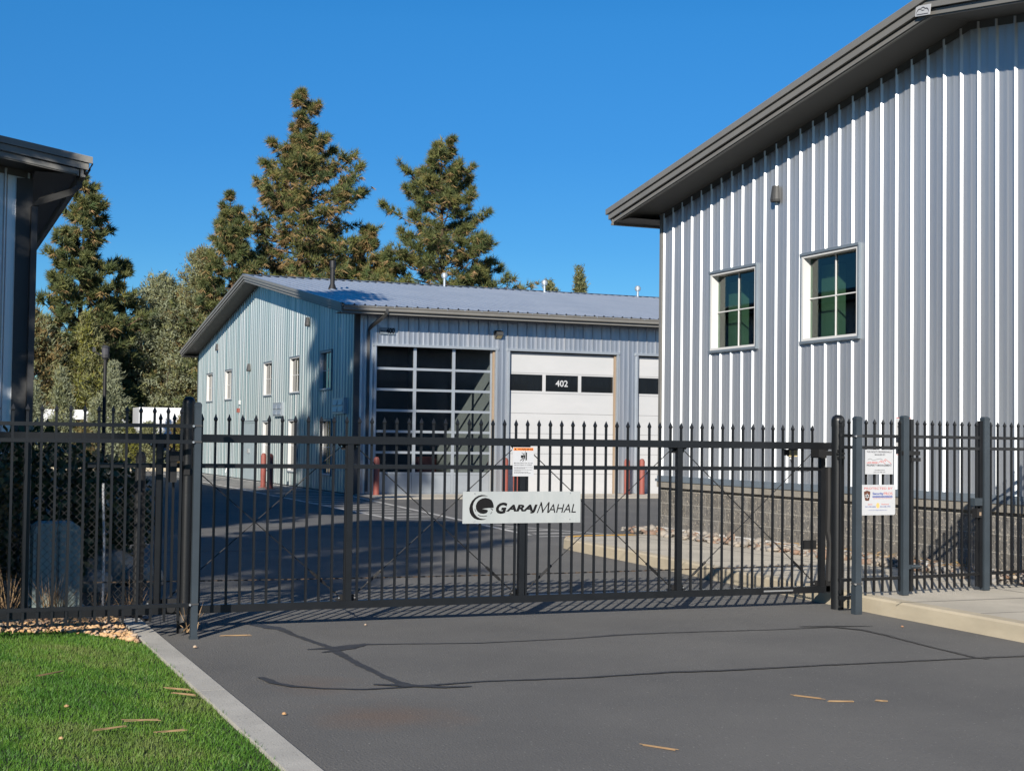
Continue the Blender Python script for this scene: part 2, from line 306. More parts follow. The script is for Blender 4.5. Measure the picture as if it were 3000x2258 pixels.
for y in (-2.4, -0.6, 1.2, 3.0, 4.8, 6.6, 8.4, 10.2, 12.0, 13.8, 15.6, 17.4, 19.2): j.box(8.4+0.2, 11.2, y-0.004, y+0.004, 0.1465, 0.1475)
j.box(8.4, 10.9, 11.09, 11.102, 0.151, 0.1515); j.box(10.25, 10.262, -6, 20.4, 0.1465, 0.1475)
struct(j.build('sidewalk_joint', 'trimd'))
yk = MB(); P = KP[11:15]; a = offset(P, 0.01); b = offset(P, 0.17)
yk.add([(x, y, 0.153) for x, y in a]+[(x, y, 0.153) for x, y in b]+[(x, y, 0.03) for x, y in offset(P, -0.003)], [(i, i+1, 4+i+1, 4+i) for i in range(3)]+[(8+i, 8+i+1, i+1, i) for i in range(3)])
struct(yk.build('yellow_kerb_paint', 'yellow'))
# concrete apron in front of building 400, far kerb
struct(MB().box(11.4, 60, 36.7, 39.4, -0.1, 0.02).build('concrete_apron', 'conc'))
struct(MB().box(-12, 13.5, 66.0, 66.3, -0.1, 0.15).build('far_kerb', 'curb'))
sheet('far_bed', [(-40, 66.3), (60, 66.3), (60, 70), (-40, 70)], 0.1, 'soil')
sheet('far_lot', [(-60, 70.5), (90, 70.5), (90, 100), (-60, 100)], -0.01, 'asphalt')
# painted hatch markings
mk = MB()
def strip(x0, y0, x1, y1, w_, z=0.004):
    d = Vector((x1-x0, y1-y0, 0)).normalized(); n_ = Vector((-d.y, d.x, 0))*w_/2
    mk.add([(x0-n_.x, y0-n_.y, z), (x1-n_.x, y1-n_.y, z), (x1+n_.x, y1+n_.y, z), (x0+n_.x, y0+n_.y, z)], [(0, 1, 2, 3)])
def lx(y): return 8.82+0.028*max(0, y-40)+0.004*(y-28)
def rx(y): return 11.25 if y > 39 else 11.0-(39-y)*0.092
strip(lx(27.6), 27.6, lx(64), 64, 0.12); strip(11.2, 39.6, 11.2, 64, 0.1, 0.0045); strip(11.15, 38.9, 9.62, 22.6, 0.12)
y = 28.3
while y < 64:
    strip(lx(y)+0.07, y-0.1, rx(y)-0.07, y+0.1, 0.17 if y < 42 else 0.34, 0.0035); y += 1.05
strip(8.75, 27.5, 9.75, 26.9, 0.1, 0.0042)
strip(9.95, 26.0, 11.15, 22.1, 0.1); strip(9.6, 22.2, 11.2, 22.25, 0.14, 0.0042)
for y in (22.9, 23.7, 24.5): strip(9.75+(y-22)*0.08, y, 11.0-(y-22)*0.28, y+0.05, 0.16, 0.0038)
for y in (13.0, 15.6, 18.2): pass
struct(mk.build('road_marking', 'paint'))
# tar crack sealant
cs = MB()
def ribbon(P, ws, z):
    rnd = random.Random(len(P)*7+int(P[0][0]*100)); Q = []; W = []
    for i in range(len(P)-1):
        a, b = Vector(P[i]), Vector(P[i+1]); n_ = max(2, int((b-a).length/0.06))
        for q in range(n_):
            t = q/n_; Q.append(a.lerp(b, t)+Vector((rnd.uniform(-1, 1), rnd.uniform(-1, 1)))*0.006); W.append((ws[i]*(1-t)+ws[i+1]*t)*rnd.uniform(0.8, 1.2))
    Q.append(Vector(P[-1])); W.append(ws[-1]); n = len(Q); L = []; R_ = []
    for i in range(n):
        d = (Q[min(i+1, n-1)]-Q[max(i-1, 0)]).normalized(); nn = Vector((-d.y, d.x))*W[i]/2; L.append((Q[i].x+nn.x, Q[i].y+nn.y, z)); R_.append((Q[i].x-nn.x, Q[i].y-nn.y, z))
    cs.add(L+R_, [(n+i, n+i+1, i+1, i) for i in range(n-1)])
ribbon([(2.72, 12.35), (2.82, 12.1), (2.87, 12.0), (2.88, 11.6), (2.97, 10.9), (2.96, 10.5), (2.95, 9.9), (2.97, 9.25), (3.0, 9.02)], [.10, .14, .10, .05, .06, .07, .06, .06, .10], 0.0032)
ribbon([(2.78, 10.78), (3.0, 10.8), (3.2, 10.92), (3.56, 10.86), (4.14, 10.73), (4.96, 10.75), (5.4, 10.84), (5.9, 10.84), (6.96, 10.75), (7.5, 10.76)], [.03, .12, .05, .035, .03, .03, .06, .035, .03, .03], 0.0039)
ribbon([(2.85, 10.6), (3.05, 10.72), (3.3, 10.95)], [.03, .10, .06], 0.0046)
ribbon([(7.2, 10.86), (7.5, 10.8), (7.85, 10.7)], [.03, .06, .02], 0.0053)
ribbon([(7.45, 10.78), (7.6, 10.5), (7.58, 10.1), (7.5, 9.5), (7.46, 8.95), (7.5, 8.8)], [.05, .06, .04, .03, .035, .04], 0.006)
ribbon([(2.17, 9.62), (2.2, 9.4), (2.28, 9.22), (2.45, 9.08), (2.7, 8.96), (3.0, 8.97), (3.5, 9.02), (4.2, 8.95), (4.9, 8.98), (5.3, 8.93), (6.1, 8.92), (7.4, 8.87), (8.4, 8.8)], [.05, .06, .05, .025, .03, .04, .03, .035, .045, .05, .035, .035, .045], 0.0067)
ribbon([(2.8, 9.12), (3.0, 9.02), (3.2, 8.88), (3.38, 8.86)], [.03, .09, .06, .02], 0.0074)
struct(cs.build('crack_sealant', 'seal'))
# long saw-cut joint in the yard
struct(MB().box(2.5, 11.0, 25.4, 25.43, 0.0, 0.003).box(2.2, 8.4, 20.3, 20.32, 0.0, 0.003).build('pavement_joint', 'seal'))

# ------------------------------------------------------------------ siding and buildings
PITCH_R = 0.3048
def siding_profile(s0, s1, phase=0.0):
    """list of (s, depth) break points: shallow dished pans between trapezoid ribs"""
    out = []; k = math.floor((s0-phase)/PITCH_R)-1
    while True:
        b = phase+k*PITCH_R
        if b > s1: break
        for ds, d in ((0, 0), (0.020, 0.026), (0.036, 0.026), (0.056, 0.0), (0.12, -0.006), (0.155, -0.003), (0.175, 0.0015), (0.195, 0.0015), (0.215, -0.003), (0.262, -0.006)): out.append((b+ds, d))
        k += 1
    def dep(s):
        for i in range(len(out)-1):
            if out[i][0] <= s <= out[i+1][0]:
                t = (s-out[i][0])/(out[i+1][0]-out[i][0]+1e-9); return out[i][1]*(1-t)+out[i+1][1]*t
        return 0
    res = [(s0, dep(s0))]+[p for p in out if s0+1e-4 < p[0] < s1-1e-4]+[(s1, dep(s1))]
    return res, dep
def siding(name, p0, p1, nrm, z0, ztop, openings, m, parent, phase=0.0):
    p0, p1, nrm = Vector(p0+(0,)), Vector(p1+(0,)), Vector(nrm+(0,)); L = (p1-p0).length; d = (p1-p0).normalized()
    pr_, dep = siding_profile(0, L, phase)
    S_ = sorted({round(s, 4): dd for s, dd in pr_+[(q, dep(q)) for o in openings for q in o[:2]]}.items()); mb = MB()
    flip = d.cross(Vector((0, 0, 1))).dot(nrm) < 0
    for (sa, da), (sb, db) in zip(S_, S_[1:]):
        if sb-sa < 1e-4: continue
        mid = (sa+sb)/2; iv = [(z0, None)]; blocks = sorted((o[2], o[3]) for o in openings if o[0] < mid < o[1])
        segs = []; cur = z0
        for b0, b1 in blocks:
            if b0 > cur: segs.append((cur, b0, False))
            cur = max(cur, b1)
        segs.append((cur, None, True))
        A = p0+d*sa+nrm*da; B = p0+d*sb+nrm*db
        for q0, q1, top in segs:
            za, zb = (ztop(sa), ztop(sb)) if top else (q1, q1)
            f = (0, 1, 2, 3) if not flip else (3, 2, 1, 0)
            mb.add([(A.x, A.y, q0), (B.x, B.y, q0), (B.x, B.y, zb), (A.x, A.y, za)], [f])
    return mb.build(name, m, parent)
class Frame:
    """u along the ridge, v across it"""
    def __init__(s, o, ud, vd): s.o = Vector(o); s.u = Vector(ud); s.v = Vector(vd)
    def __call__(s, u, v, z): p = s.o+s.u*u+s.v*v; return (p.x, p.y, z)
def prism(fr, sec, u0, u1, mb, mi=0):
    """section in (v,z) extruded along u"""
    n = len(sec); vs = [fr(u0, v, z) for v, z in sec]+[fr(u1, v, z) for v, z in sec]
    mb.add(vs, [tuple(range(n)), tuple(range(2*n-1, n-1, -1))]+[(i, n+i, n+(i+1) % n, (i+1) % n) for i in range(n)], mi)
SL = 0.16
def roof(fr, ua, ub, v0, v1, zr, root, over=0.75, ru=0.7, hang=False):
    """gable roof: ribbed sheets, soffit, stepped rake and eave boards. ua is the visible gable end (wall), v0..v1 walls, zr ridge top"""
    vr = (v0+v1)/2; e0, e1 = v0-over, v1+over; U0, U1 = ua-ru, ub+ru
    zt = lambda v: zr-SL*abs(v-vr)
    mb = MB(); s = U0+0.1; prof = []
    k = 0
    while U0+0.06+k*PITCH_R < U1:
        b = U0+0.06+k*PITCH_R
        for du, dz in ((0, 0), (0.022, 0.034), (0.05, 0.034), (0.072, 0.0), (0.15, 0.0), (0.16, 0.008), (0.175, 0.008), (0.185, 0.0)): prof.append((b+du, dz))
        k += 1
    for sgn in (-1, 1):
        ve = e0-0.06 if sgn < 0 else e1+0.06
        vs = []
        for u, dz in prof: vs += [fr(u, vr, zr+dz-0.02), fr(u, ve, zt(ve)+dz-0.02)]
        mb.add(vs, [(2*i, 2*i+1, 2*i+3, 2*i+2) for i in range(len(prof)-1)])
    rf = mb.build('roof', 'roof', root, fix=False)
    rc = MB(); prism(fr, [(vr-0.2, zr-0.032+0.03), (vr, zr+0.032), (vr+0.2, zr-0.032+0.03), (vr, zr+0.02)], U0-0.01, U1+0.01, rc); rc.build('ridge_cap', 'roof', rf, fix=True)
    # soffit boards (sloping) and stepped rake boards
    so = MB()
    for sgn in (-1, 1):
        ve = e0+0.1 if sgn < 0 else e1-0.1
        for (a, b) in ((U0+0.05, ua+0.01), (ub-0.01, U1-0.05)):
            so.add([fr(a, vr, zt(vr)-0.235), fr(b, vr, zt(vr)-0.235), fr(b, ve, zt(ve)-0.235), fr(a, ve, zt(ve)-0.235)], [(0, 1, 2, 3)])
        vw = v0-0.01 if sgn < 0 else v1+0.01
        so.add([fr(U0+0.05, vw, zt(ve)-0.24), fr(U1-0.05, vw, zt(ve)-0.24), fr(U1-0.05, ve, zt(ve)-0.24), fr(U0+0.05, ve, zt(ve)-0.24)], [(0, 1, 2, 3)])
        so.add([fr(ua-0.012, vr, zt(vr)-0.235), fr(ua-0.012, vw, zt(vw)-0.235), fr(ua-0.012, vw, zt(vw)-0.33), fr(ua-0.012, vr, zt(vr)-0.33)], [(0, 1, 2, 3)])
    so.build('soffit', 'soffit', rf)
    for nm, m_, dt, db, ins, vin in (('rake_trim', 'trim', 0.03, -0.055, 0.0, 0.0), ('rake_fascia', 'trim', -0.062, -0.15, 0.03, 0.05), ('lower_rake_fascia', 'trim', -0.165, -0.25, 0.07, 0.17)):
        uo, ui = U0+ins, U0+ins+0.04
        for sgn in (-1, 1):
            rb = MB(); ve = e0-0.09+vin if sgn < 0 else e1+0.09-vin
            rb.add([fr(u, v, zt(v)+dz) for u in (uo, ui) for v, dz in ((vr, dt), (ve, dt), (ve, db), (vr, db))], [(0, 1, 2, 3), (7, 6, 5, 4), (0, 4, 5, 1), (1, 5, 6, 2), (2, 6, 7, 3)])
            rb.build(nm, m_, rf, fix=True)
            if nm == 'rake_trim':
                rb = MB(); rb.add([fr(u, v, zt(v)+0.031+dz) for dz in (0, 0.004) for u in (U0, U0+0.13) for v in (vr, ve)], [(0, 1, 3, 2), (4, 6, 7, 5), (0, 4, 5, 1), (2, 3, 7, 6)]); rb.build('rake_flashing', 'roof', rf, fix=True)
    # eaves: gutter + lower fascia + drip
    for sgn in (-1, 1):
        ve = e0 if sgn < 0 else e1; z = zt(ve); o = -1 if sgn < 0 else 1
        g = MB(); prism(fr, [(ve, z-0.045), (ve, z-0.175), (ve+o*0.06, z-0.175), (ve+o*0.075, z-0.15), (ve+o*0.075, z-0.11), (ve+o*0.105, z-0.07), (ve+o*0.105, z-0.045), (ve+o*0.095, z-0.045), (ve+o*0.095, z-0.07), (ve+o*0.065, z-0.11), (ve+o*0.065, z-0.165), (ve+o*0.008, z-0.165), (ve+o*0.008, z-0.045)], U0+0.09, U1-0.09, g)
        gut = g.build('gutter', 'trim', rf, fix=True)
        h0 = None; u = U0+0.5
        while sgn < 0 and hang and u < U0+12:
            if h0 is None:
                h = MB(); prism(fr, [(ve+o*0.02, z-0.03), (ve+o*0.11, z-0.04), (ve+o*0.11, z-0.075), (ve+o*0.10, z-0.05), (ve+o*0.02, z-0.04)], 0, 0.02, h); h0 = h.build('gutter_hanger', 'alu', rf, fix=True); q = h0
            else: q = h0.copy(); COL.objects.link(q); q.parent = rf
            q.location = fr(u, 0, 0); u += 0.52
        f = MB(); prism(fr, [(ve-o*0.06, z-0.1), (ve-o*0.06, z-0.252), (ve+o*0.005, z-0.252), (ve+o*0.002, z-0.225), (ve-o*0.02, z-0.22), (ve-o*0.02, z-0.1)], U0+0.06, U1-0.06, f)
        f.build('fascia', 'trim', rf, fix=True)
        en = MB(); prism(fr, [(ve+o*0.055, z-0.055), (ve-o*0.05, z-0.05), (ve-o*0.05, z-0.10), (ve+o*0.055, z-0.10)], U0+0.1, U1-0.1, en); en.build('eave_closure', 'blackdull', rf, fix=True)
    return zt

def window(root, fr, v0, v1, z0, z1, nrm_sign=-1, deep=0.10, gm='glass'):
    """window in a gable wall (plane u=0, outside towards -u): flashing, deep white frame, dark pane, cross muntin"""
    w_ = MB()
    def B(u0, u1, a, b, c, d, mb=None, mi=0):
        mb = mb or w_; P = [fr(u, v, z) for z in (c, d) for v in (a, b) for u in (u0, u1)]
        mb.add(P, [(0, 2, 3, 1), (4, 5, 7, 6), (0, 1, 5, 4), (2, 6, 7, 3), (0, 4, 6, 2), (1, 3, 7, 5)], mi)
    B(-0.050, 0.02, v0, v1, z1-0.035, z1); B(-0.050, 0.02, v0, v1, z0, z0+0.035)
    B(-0.040, 0.02, v0, v0+0.03, z0+0.035, z1-0.035); B(-0.040, 0.02, v1-0.03, v1, z0+0.035, z1-0.035)
    f = w_.build('window', 'bluegrey', root, fix=True)
    g = MB(); a, b, c, d = v0+0.03, v1-0.03, z0+0.035, z1-0.035; t = 0.035
    B(-0.030, deep, a, a+t, c, d, g); B(-0.030, deep, b-t, b, c, d, g); B(-0.030, deep, a+t, b-t, c, c+t, g); B(-0.030, deep, a+t, b-t, d-t, d, g)
    g.build('window_frame', 'white', f, fix=True)
    p = MB(); B(deep-0.03, deep-0.024, a+t, b-t, c+t, d-t, p); p.build('pane', gm, f, fix=True)
    mm = MB(); mv, mz = (a+b)/2, (c+d)/2
    B(deep-0.045, deep-0.031, mv-0.008, mv+0.008, c+t, d-t, mm); B(deep-0.046, deep-0.030, a+t, mv-0.0085, mz-0.008, mz+0.008, mm); B(deep-0.046, deep-0.030, mv+0.0085, b-t, mz-0.008, mz+0.008, mm)
    mm.build('muntin', 'white', f, fix=True)
    return f
def sconce(root, fr, v, z, u=-0.03, s=1.0):
    """wedge shaped half-round wall light"""
    mb = MB(); n = 8; vs = []
    for zz, r in ((0.14, 0.085), (-0.10, 0.12), (-0.14, 0.11)):
        vs += [fr(u-abs(sin(pi*i/n))*r*s*0.9, v+cos(pi*i/n)*r*s, z+zz*s) for i in range(n+1)]
    m_ = n+1; mb.add(vs, [(r*m_+i, r*m_+i+1, (r+1)*m_+i+1, (r+1)*m_+i) for r in range(2) for i in range(n)]+[tuple(range(m_)), tuple(range(3*m_-1, 2*m_-1, -1))])
    return mb.build('wall_light', 'trimd', root, fix=True)

# ---- right building (gable wall x = 11.3, ridge along X)
R = thing('metal_building', 'grey ribbed metal building with split-face block base, filling the right of the picture', 'building', (11.3, 13.55, 0))
fr = Frame((0, 0, 0), (1, 0, 0), (0, 1, 0))       # local: u = x, v = y about the ridge
VH = 7.55; ZR = 6.78
wo_ = [(-0.0, 0, 0, 0)]
wins = [(4.61, 5.97, 2.965, 4.215), (2.13, 3.48, 2.965, 4.215)]
zt = roof(fr, 0, 30, -VH, VH, ZR, R, over=0.72, ru=0.66)
ops = [(VH-b, VH-a, c, d) for a, b, c, d in wins]
siding('wall_siding', (0, VH), (0, -VH), (-1, 0), 1.0, lambda s: zt(VH-s)-0.25, ops, 'zinc', R, phase=0.03)
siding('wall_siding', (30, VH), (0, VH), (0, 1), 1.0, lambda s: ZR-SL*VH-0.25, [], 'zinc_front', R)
bs = MB(); bs.box(0, 30, -VH, VH, -0.1, 0.86); bs.build('block_base', 'block', R, fix=True)
c = MB()
for i in range(25):
    y0 = VH+0.035-i*0.61; c.box(-0.055, 0.2, max(y0-0.606, -VH), y0, 0.862, 0.955)
c.box(0.2, 30, VH-0.1, VH+0.035, 0.862, 0.955); c.build('block_cap', 'capstone', R, fix=True)
c = MB(); c.box(-0.07, 0.02, -VH, VH+0.07, 0.957, 1.0); c.box(-0.045, -0.001, -VH, VH+0.045, 1.0, 1.05); c.box(0.02, 30, VH-0.02, VH+0.07, 0.957, 1.0); c.build('base_flashing', 'bluegrey', R, fix=True)
c = MB(); c.box(-0.04, 0.06, VH-0.035, VH+0.04, 1.05, ZR-SL*VH-0.24); c.build('corner_trim', 'trim', R, fix=True)
st = MB(); st.box(-0.012, 0.3, -VH, VH+0.012, 0.05, 0.215); st.build('footing', 'white', R, fix=True)
for wn in wins:
    wf = window(R, fr, *wn, deep=0.12, gm='clearw')
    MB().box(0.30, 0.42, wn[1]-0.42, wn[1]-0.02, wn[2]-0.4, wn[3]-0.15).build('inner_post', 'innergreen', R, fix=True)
MB().box(1.6, 1.65, 0.5, VH-0.2, 1.2, 5.2).box(0.15, 1.6, VH-0.25, VH-0.2, 1.2, 5.2).build('inner_wall', 'reflbrown', R, fix=True)  # brown backdrop standing in for reflections in the panes
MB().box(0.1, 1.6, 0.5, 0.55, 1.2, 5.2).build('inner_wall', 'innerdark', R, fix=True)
MB().box(0.1, 1.6, 0.55, VH-0.25, 4.55, 4.6).build('ceiling', 'reflbrown', R, fix=True)  # brown here imitates reflections in the upper panes
sconce(R, fr, 4.10, 5.14, s=0.8)
# emblem plate near the ridge
pl = MB(); ux = Vector((0, -1, -SL)).normalized(); uz = Vector((0, -SL, 1)).normalized(); o0 = Vector((-0.632, 0.22, zt(0.22)-0.165))
pl.poly([o0, o0+ux*0.27, o0+ux*0.27+uz*0.12, o0+uz*0.12], (-1, 0, 0), 0.006); plate = pl.build('emblem_plate', 'signwhite', R, fix=True)
em = MB()
def arc(mb, cx, cy, r, a0, a1, w_, org, ux, uz, nrm, n=8, th=0.002):
    P = [(cx+cos(a0+(a1-a0)*i/n)*r, cy+sin(a0+(a1-a0)*i/n)*r) for i in range(n+1)]; Q = [(cx+cos(a0+(a1-a0)*i/n)*(r-w_*sin(pi*i/n)-0.001), cy+sin(a0+(a1-a0)*i/n)*(r-w_*sin(pi*i/n)-0.001)) for i in range(n+1)]
    for i in range(n): mb.poly([org+ux*a+uz*b for a, b in (P[i], P[i+1], Q[i+1], Q[i])], nrm, th)
oe = o0+Vector((-0.007, 0, 0))
arc(em, 0.075, 0.03, 0.055, pi*0.25, pi*1.0, 0.012, oe, ux, uz, (-1, 0, 0)); arc(em, 0.195, 0.03, 0.055, 0, pi*0.75, 0.012, oe, ux, uz, (-1, 0, 0)); arc(em, 0.135, 0.045, 0.055, pi*0.15, pi*0.85, 0.010, oe, ux, uz, (-1, 0, 0)); arc(em, 0.135, 0.02, 0.045, pi*0.3, pi*0.7, 0.008, oe, ux, uz, (-1, 0, 0))
em.poly([oe+ux*a+uz*b for a, b in ((0.03, 0.014), (0.24, 0.014), (0.24, 0.022), (0.03, 0.022))], (-1, 0, 0), 0.002)
em.build('emblem', 'inkgrey', plate)
# garage doors on its back wall, seen only as reflections
for x in (1.2, 5.4, 9.6, 13.8): 
    MB().box(x, x+3.6, VH+0.035, VH+0.05, 0.1, 4.0).build('garage_door', 'doorwhite', R, fix=True)
def sconce_front(root, x, y, z, sgn):
    f2 = Frame((0, 0, 0), (0, -sgn, 0), (1, 0, 0)); return sconce(root, f2, x, z, u=-abs(y)-0.03 if False else -(y*sgn)-0.03)
sconce_front(R, 5.05, VH, 4.6, 1)

# ---- building 400 (gable wall x = 11.4, front wall y = 39.4)
B4 = thing('metal_building', 'silver metal workshop marked 400 with low gable roof and garage doors, beyond the gate', 'building', (11.4, 51.65, 0))
VB = 12.25; ZB = 7.36
ztb = roof(fr, 0, 34, -VB, VB, ZB, B4, over=0.72, ru=0.68, hang=True)
gw = [(60.36, 61.71, 3.0, 4.22), (56.43, 57.78, 3.0, 4.22), (49.54, 50.89, 3.0, 4.22), (45.67, 47.02, 3.0, 4.22), (41.83, 43.18, 3.0, 4.22), (49.62, 50.87, 0.43, 2.16), (45.84, 47.09, 0.45, 2.18), (41.75, 43.0, 0.45, 2.16)]
gw = [(a-51.65, b-51.65, c, d) for a, b, c, d in gw]
dr = (52.0-51.65, 54.3-51.65, -0.1, 2.16)
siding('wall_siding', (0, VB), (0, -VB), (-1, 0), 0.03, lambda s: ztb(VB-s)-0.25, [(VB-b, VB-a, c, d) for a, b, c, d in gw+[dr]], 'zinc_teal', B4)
for wn in gw: window(B4, fr, *wn)
dd = MB(); a, b = dr[0], dr[1]
dd.box(-0.035, 0.03, a, a+0.06, 0, 2.16); dd.box(-0.035, 0.03, b-0.06, b, 0, 2.16); dd.box(-0.035, 0.03, a+0.06, b-0.06, 2.09, 2.16); dd.box(-0.06, 0.0, a-0.04, b+0.04, 2.16, 2.2)
df = dd.build('door_frame', 'doorgrey', B4, fix=True)
md = (a+b)/2
for q0, q1, hy in ((a+0.065, md-0.003, md-0.08), (md+0.003, b-0.065, md+0.08)):
    dl = MB().box(-0.015, 0.03, q0, q1, 0.02, 2.085).build('door_leaf', 'doorgrey', df, fix=True)
    MB().box(-0.06, -0.015, hy-0.02, hy+0.02, 0.98, 1.14).tube([(-0.06, hy, 1.02), (-0.065, hy+0.1*(1 if hy > md else -1), 1.02)], 0.012, 6).build('door_handle', 'steel', df)
for v, z in ((59.4, 5.21), (53.26, 4.13), (44.7, 5.22)): sconce(B4, fr, v-51.65, z)
def vent(root, y0, y1, z0, z1):
    h = MB(); h.box(-0.11, 0.03, y0, y1, z0, z1); hb = h.build('vent_hood', 'alu', root, fix=True)
    lv = MB(); my, mz = (y0+y1)/2, (z0+z1)/2
    for ya, yb in ((y0+0.1, my-0.05), (my+0.05, y1-0.1)):
        for za, zb in ((z0+0.05, mz-0.015), (mz+0.015, z1-0.05)):
            lv.add([(-0.112, ya, za), (-0.112, yb, za), (-0.135, yb-0.02, za+0.01), (-0.135, ya+0.02, za+0.01), (-0.112, ya, zb), (-0.112, yb, zb)], [(0, 3, 2, 1), (3, 4, 5, 2), (0, 4, 3), (1, 2, 5)])
    lv.build('louvre', 'alu', hb, fix=True)
vent(B4, 47.72-51.65, 49.05-51.65, 2.29, 2.75); vent(B4, 40.15-51.65, 41.40-51.65, 2.28, 2.74)
MB().box(-0.05, 0.0, 4.3, 4.42, 1.25, 1.5).tube([(-0.05, 4.36, 1.25), (-0.05, 4.36, 0.1)], 0.012, 6).build('utility_box', 'alu', B4, fix=True)
MB().tube([(-0.1, 5.3, 0.35), (-0.1, 5.3, 0.18), (-0.02, 5.3, 0.5)], 0.02, 8).build('hose_bib', 'steel', B4)
MB().box(-0.08, 0.0, 3.35, 3.55, 2.5, 2.66).build('fire_bell', 'red', B4, fix=True); MB().box(-0.07, 0.0, 3.12, 3.3, 2.8, 2.95).build('strobe_light', 'white', B4, fix=True)
MB().box(-0.03, 0.02, -VB-0.02, VB, -0.02, 0.03).build('base_angle', 'trimd', B4, fix=True)
MB().box(-0.035, 0.12, -VB-0.035, -VB+0.09, 0.03, 5.2).build('corner_trim', 'trimd', B4, fix=True)
MB().box(-0.03, 0.08, VB-0.05, VB+0.035, 0.03, 5.2).build('corner_trim', 'trimd', B4, fix=True)
# front wall with door openings; local x of openings (world x - 11.4)
yf = -VB
doors = [(12.0, 15.62), (16.07, 19.56), (20.28, 23.8), (24.5, 28.0)]
doors = [(a-11.4, b-11.4) for a, b in doors]; DT = 4.2
def ztf(s): return ZB-SL*(VB)-0.25
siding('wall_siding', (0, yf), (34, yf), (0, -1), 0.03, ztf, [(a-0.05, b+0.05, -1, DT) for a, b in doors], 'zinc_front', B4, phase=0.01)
for a, b in doors: MB().box(a-0.09, b+0.09, yf-0.05, yf+0.14, DT, DT+0.07).build('door_header', 'alu', B4, fix=True)
# flat jamb returns, tan seal on the right side
for a, b in doors[:3]:
    for q in (a-0.06, b): MB().box(q, q+0.06, yf-0.04, yf+0.16, 0, DT).build('door_jamb', 'alu', B4, fix=True)
    MB().box(b-0.055, b-0.002, yf+0.05, yf+0.10, 0, DT-0.02).build('weather_strip', 'tan', B4, fix=True)
def sectional(a, b, glazed, number=None):
    H7 = (DT-0.04)/7; y0 = yf+0.12
    body = MB(); gl = MB(); fr_ = MB(); seam = MB()
    if glazed:
        cols = [a+0.02, a+0.02+(b-a-0.08)/3, a+0.02+(b-a-0.08)*2/3, b-0.06]
        for i in range(7):
            za, zb = i*H7+0.01, (i+1)*H7+0.01
            fr_.box(a, b-0.03, y0, y0+0.05, za-0.035, za+0.035)
            for k in range(3):
                c0, c1 = cols[k], cols[k+1]
                if i == 0: body.box(c0+0.05, c1-0.05, y0+0.012, y0+0.04, za+0.04, zb-0.04)
                else: gl.box(c0+0.035, c1-0.035, y0+0.025, y0+0.03, za+0.035, zb-0.035)
        for cx in cols: fr_.box(cx-0.045, cx+0.045, y0-0.006, y0+0.052, 0.0, DT-0.01)
        d = fr_.build('garage_door', 'alu', B4, fix=True)
        body.build('solid_panel', 'alu', d, fix=True); gl.build('glass_panes', 'clear', d, fix=True)
    else:
        d_ = MB()
        for i in range(7):
            za, zb = i*H7+0.012, (i+1)*H7+0.004
            if i == 5:
                d_.box(a, b, y0, y0+0.04, za, za+0.06); d_.box(a, b, y0, y0+0.04, zb-0.04, zb)
                W = (b-a)/3
                for k in range(4): d_.box(a+k*W-0.05 if k else a, a+k*W+0.05 if k < 3 else b, y0+0.0, y0+0.04, za+0.06, zb-0.04)
                for k in range(3): gl.box(a+k*W+0.05, a+(k+1)*W-0.05, y0+0.02, y0+0.025, za+0.06, zb-0.04)
            else: d_.box(a, b, y0, y0+0.04, za, zb)
        d = d_.build('garage_door', 'doorwhite', B4, fix=True); p_ = gl.build('glass_panes', 'glass', d, fix=True)
        MB().box(a, b, y0+0.032, y0+0.038, 0.0, 4.1).build('door_core', 'inkgrey', d, fix=True)
        if number:
            W = (b-a)/3; cx = a+1.5*W; cz = 5.5*H7+0.02
            text('door_number', number, (cx-0.20, cx+0.20, cz-0.095, cz+0.095), 'signwhite', d, (0, y0+0.019, 0), (1, 0, 0), (0, 0, 1), (0, -1, 0), bold=0.015)
    return d
for i, (a, b) in enumerate(doors): sectional(a, b, i == 0, {1: '402'}.get(i))
# dark room behind the doors
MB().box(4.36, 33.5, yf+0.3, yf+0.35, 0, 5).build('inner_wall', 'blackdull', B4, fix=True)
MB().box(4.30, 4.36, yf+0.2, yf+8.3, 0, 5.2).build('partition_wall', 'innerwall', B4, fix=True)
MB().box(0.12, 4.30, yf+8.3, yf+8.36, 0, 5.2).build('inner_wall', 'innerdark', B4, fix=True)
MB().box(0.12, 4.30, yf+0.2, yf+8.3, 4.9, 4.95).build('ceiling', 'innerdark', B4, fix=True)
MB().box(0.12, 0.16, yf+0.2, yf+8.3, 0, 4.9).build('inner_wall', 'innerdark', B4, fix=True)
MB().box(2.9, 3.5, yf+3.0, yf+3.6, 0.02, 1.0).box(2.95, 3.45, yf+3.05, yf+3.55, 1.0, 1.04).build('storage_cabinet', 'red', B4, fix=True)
MB().box(1.3, 2.6, yf+5.0, yf+7.6, 0.35, 1.3).box(1.4, 2.5, yf+5.6, yf+7.3, 1.3, 1.9).build('stored_vehicle', 'innerdark', B4, fix=True)
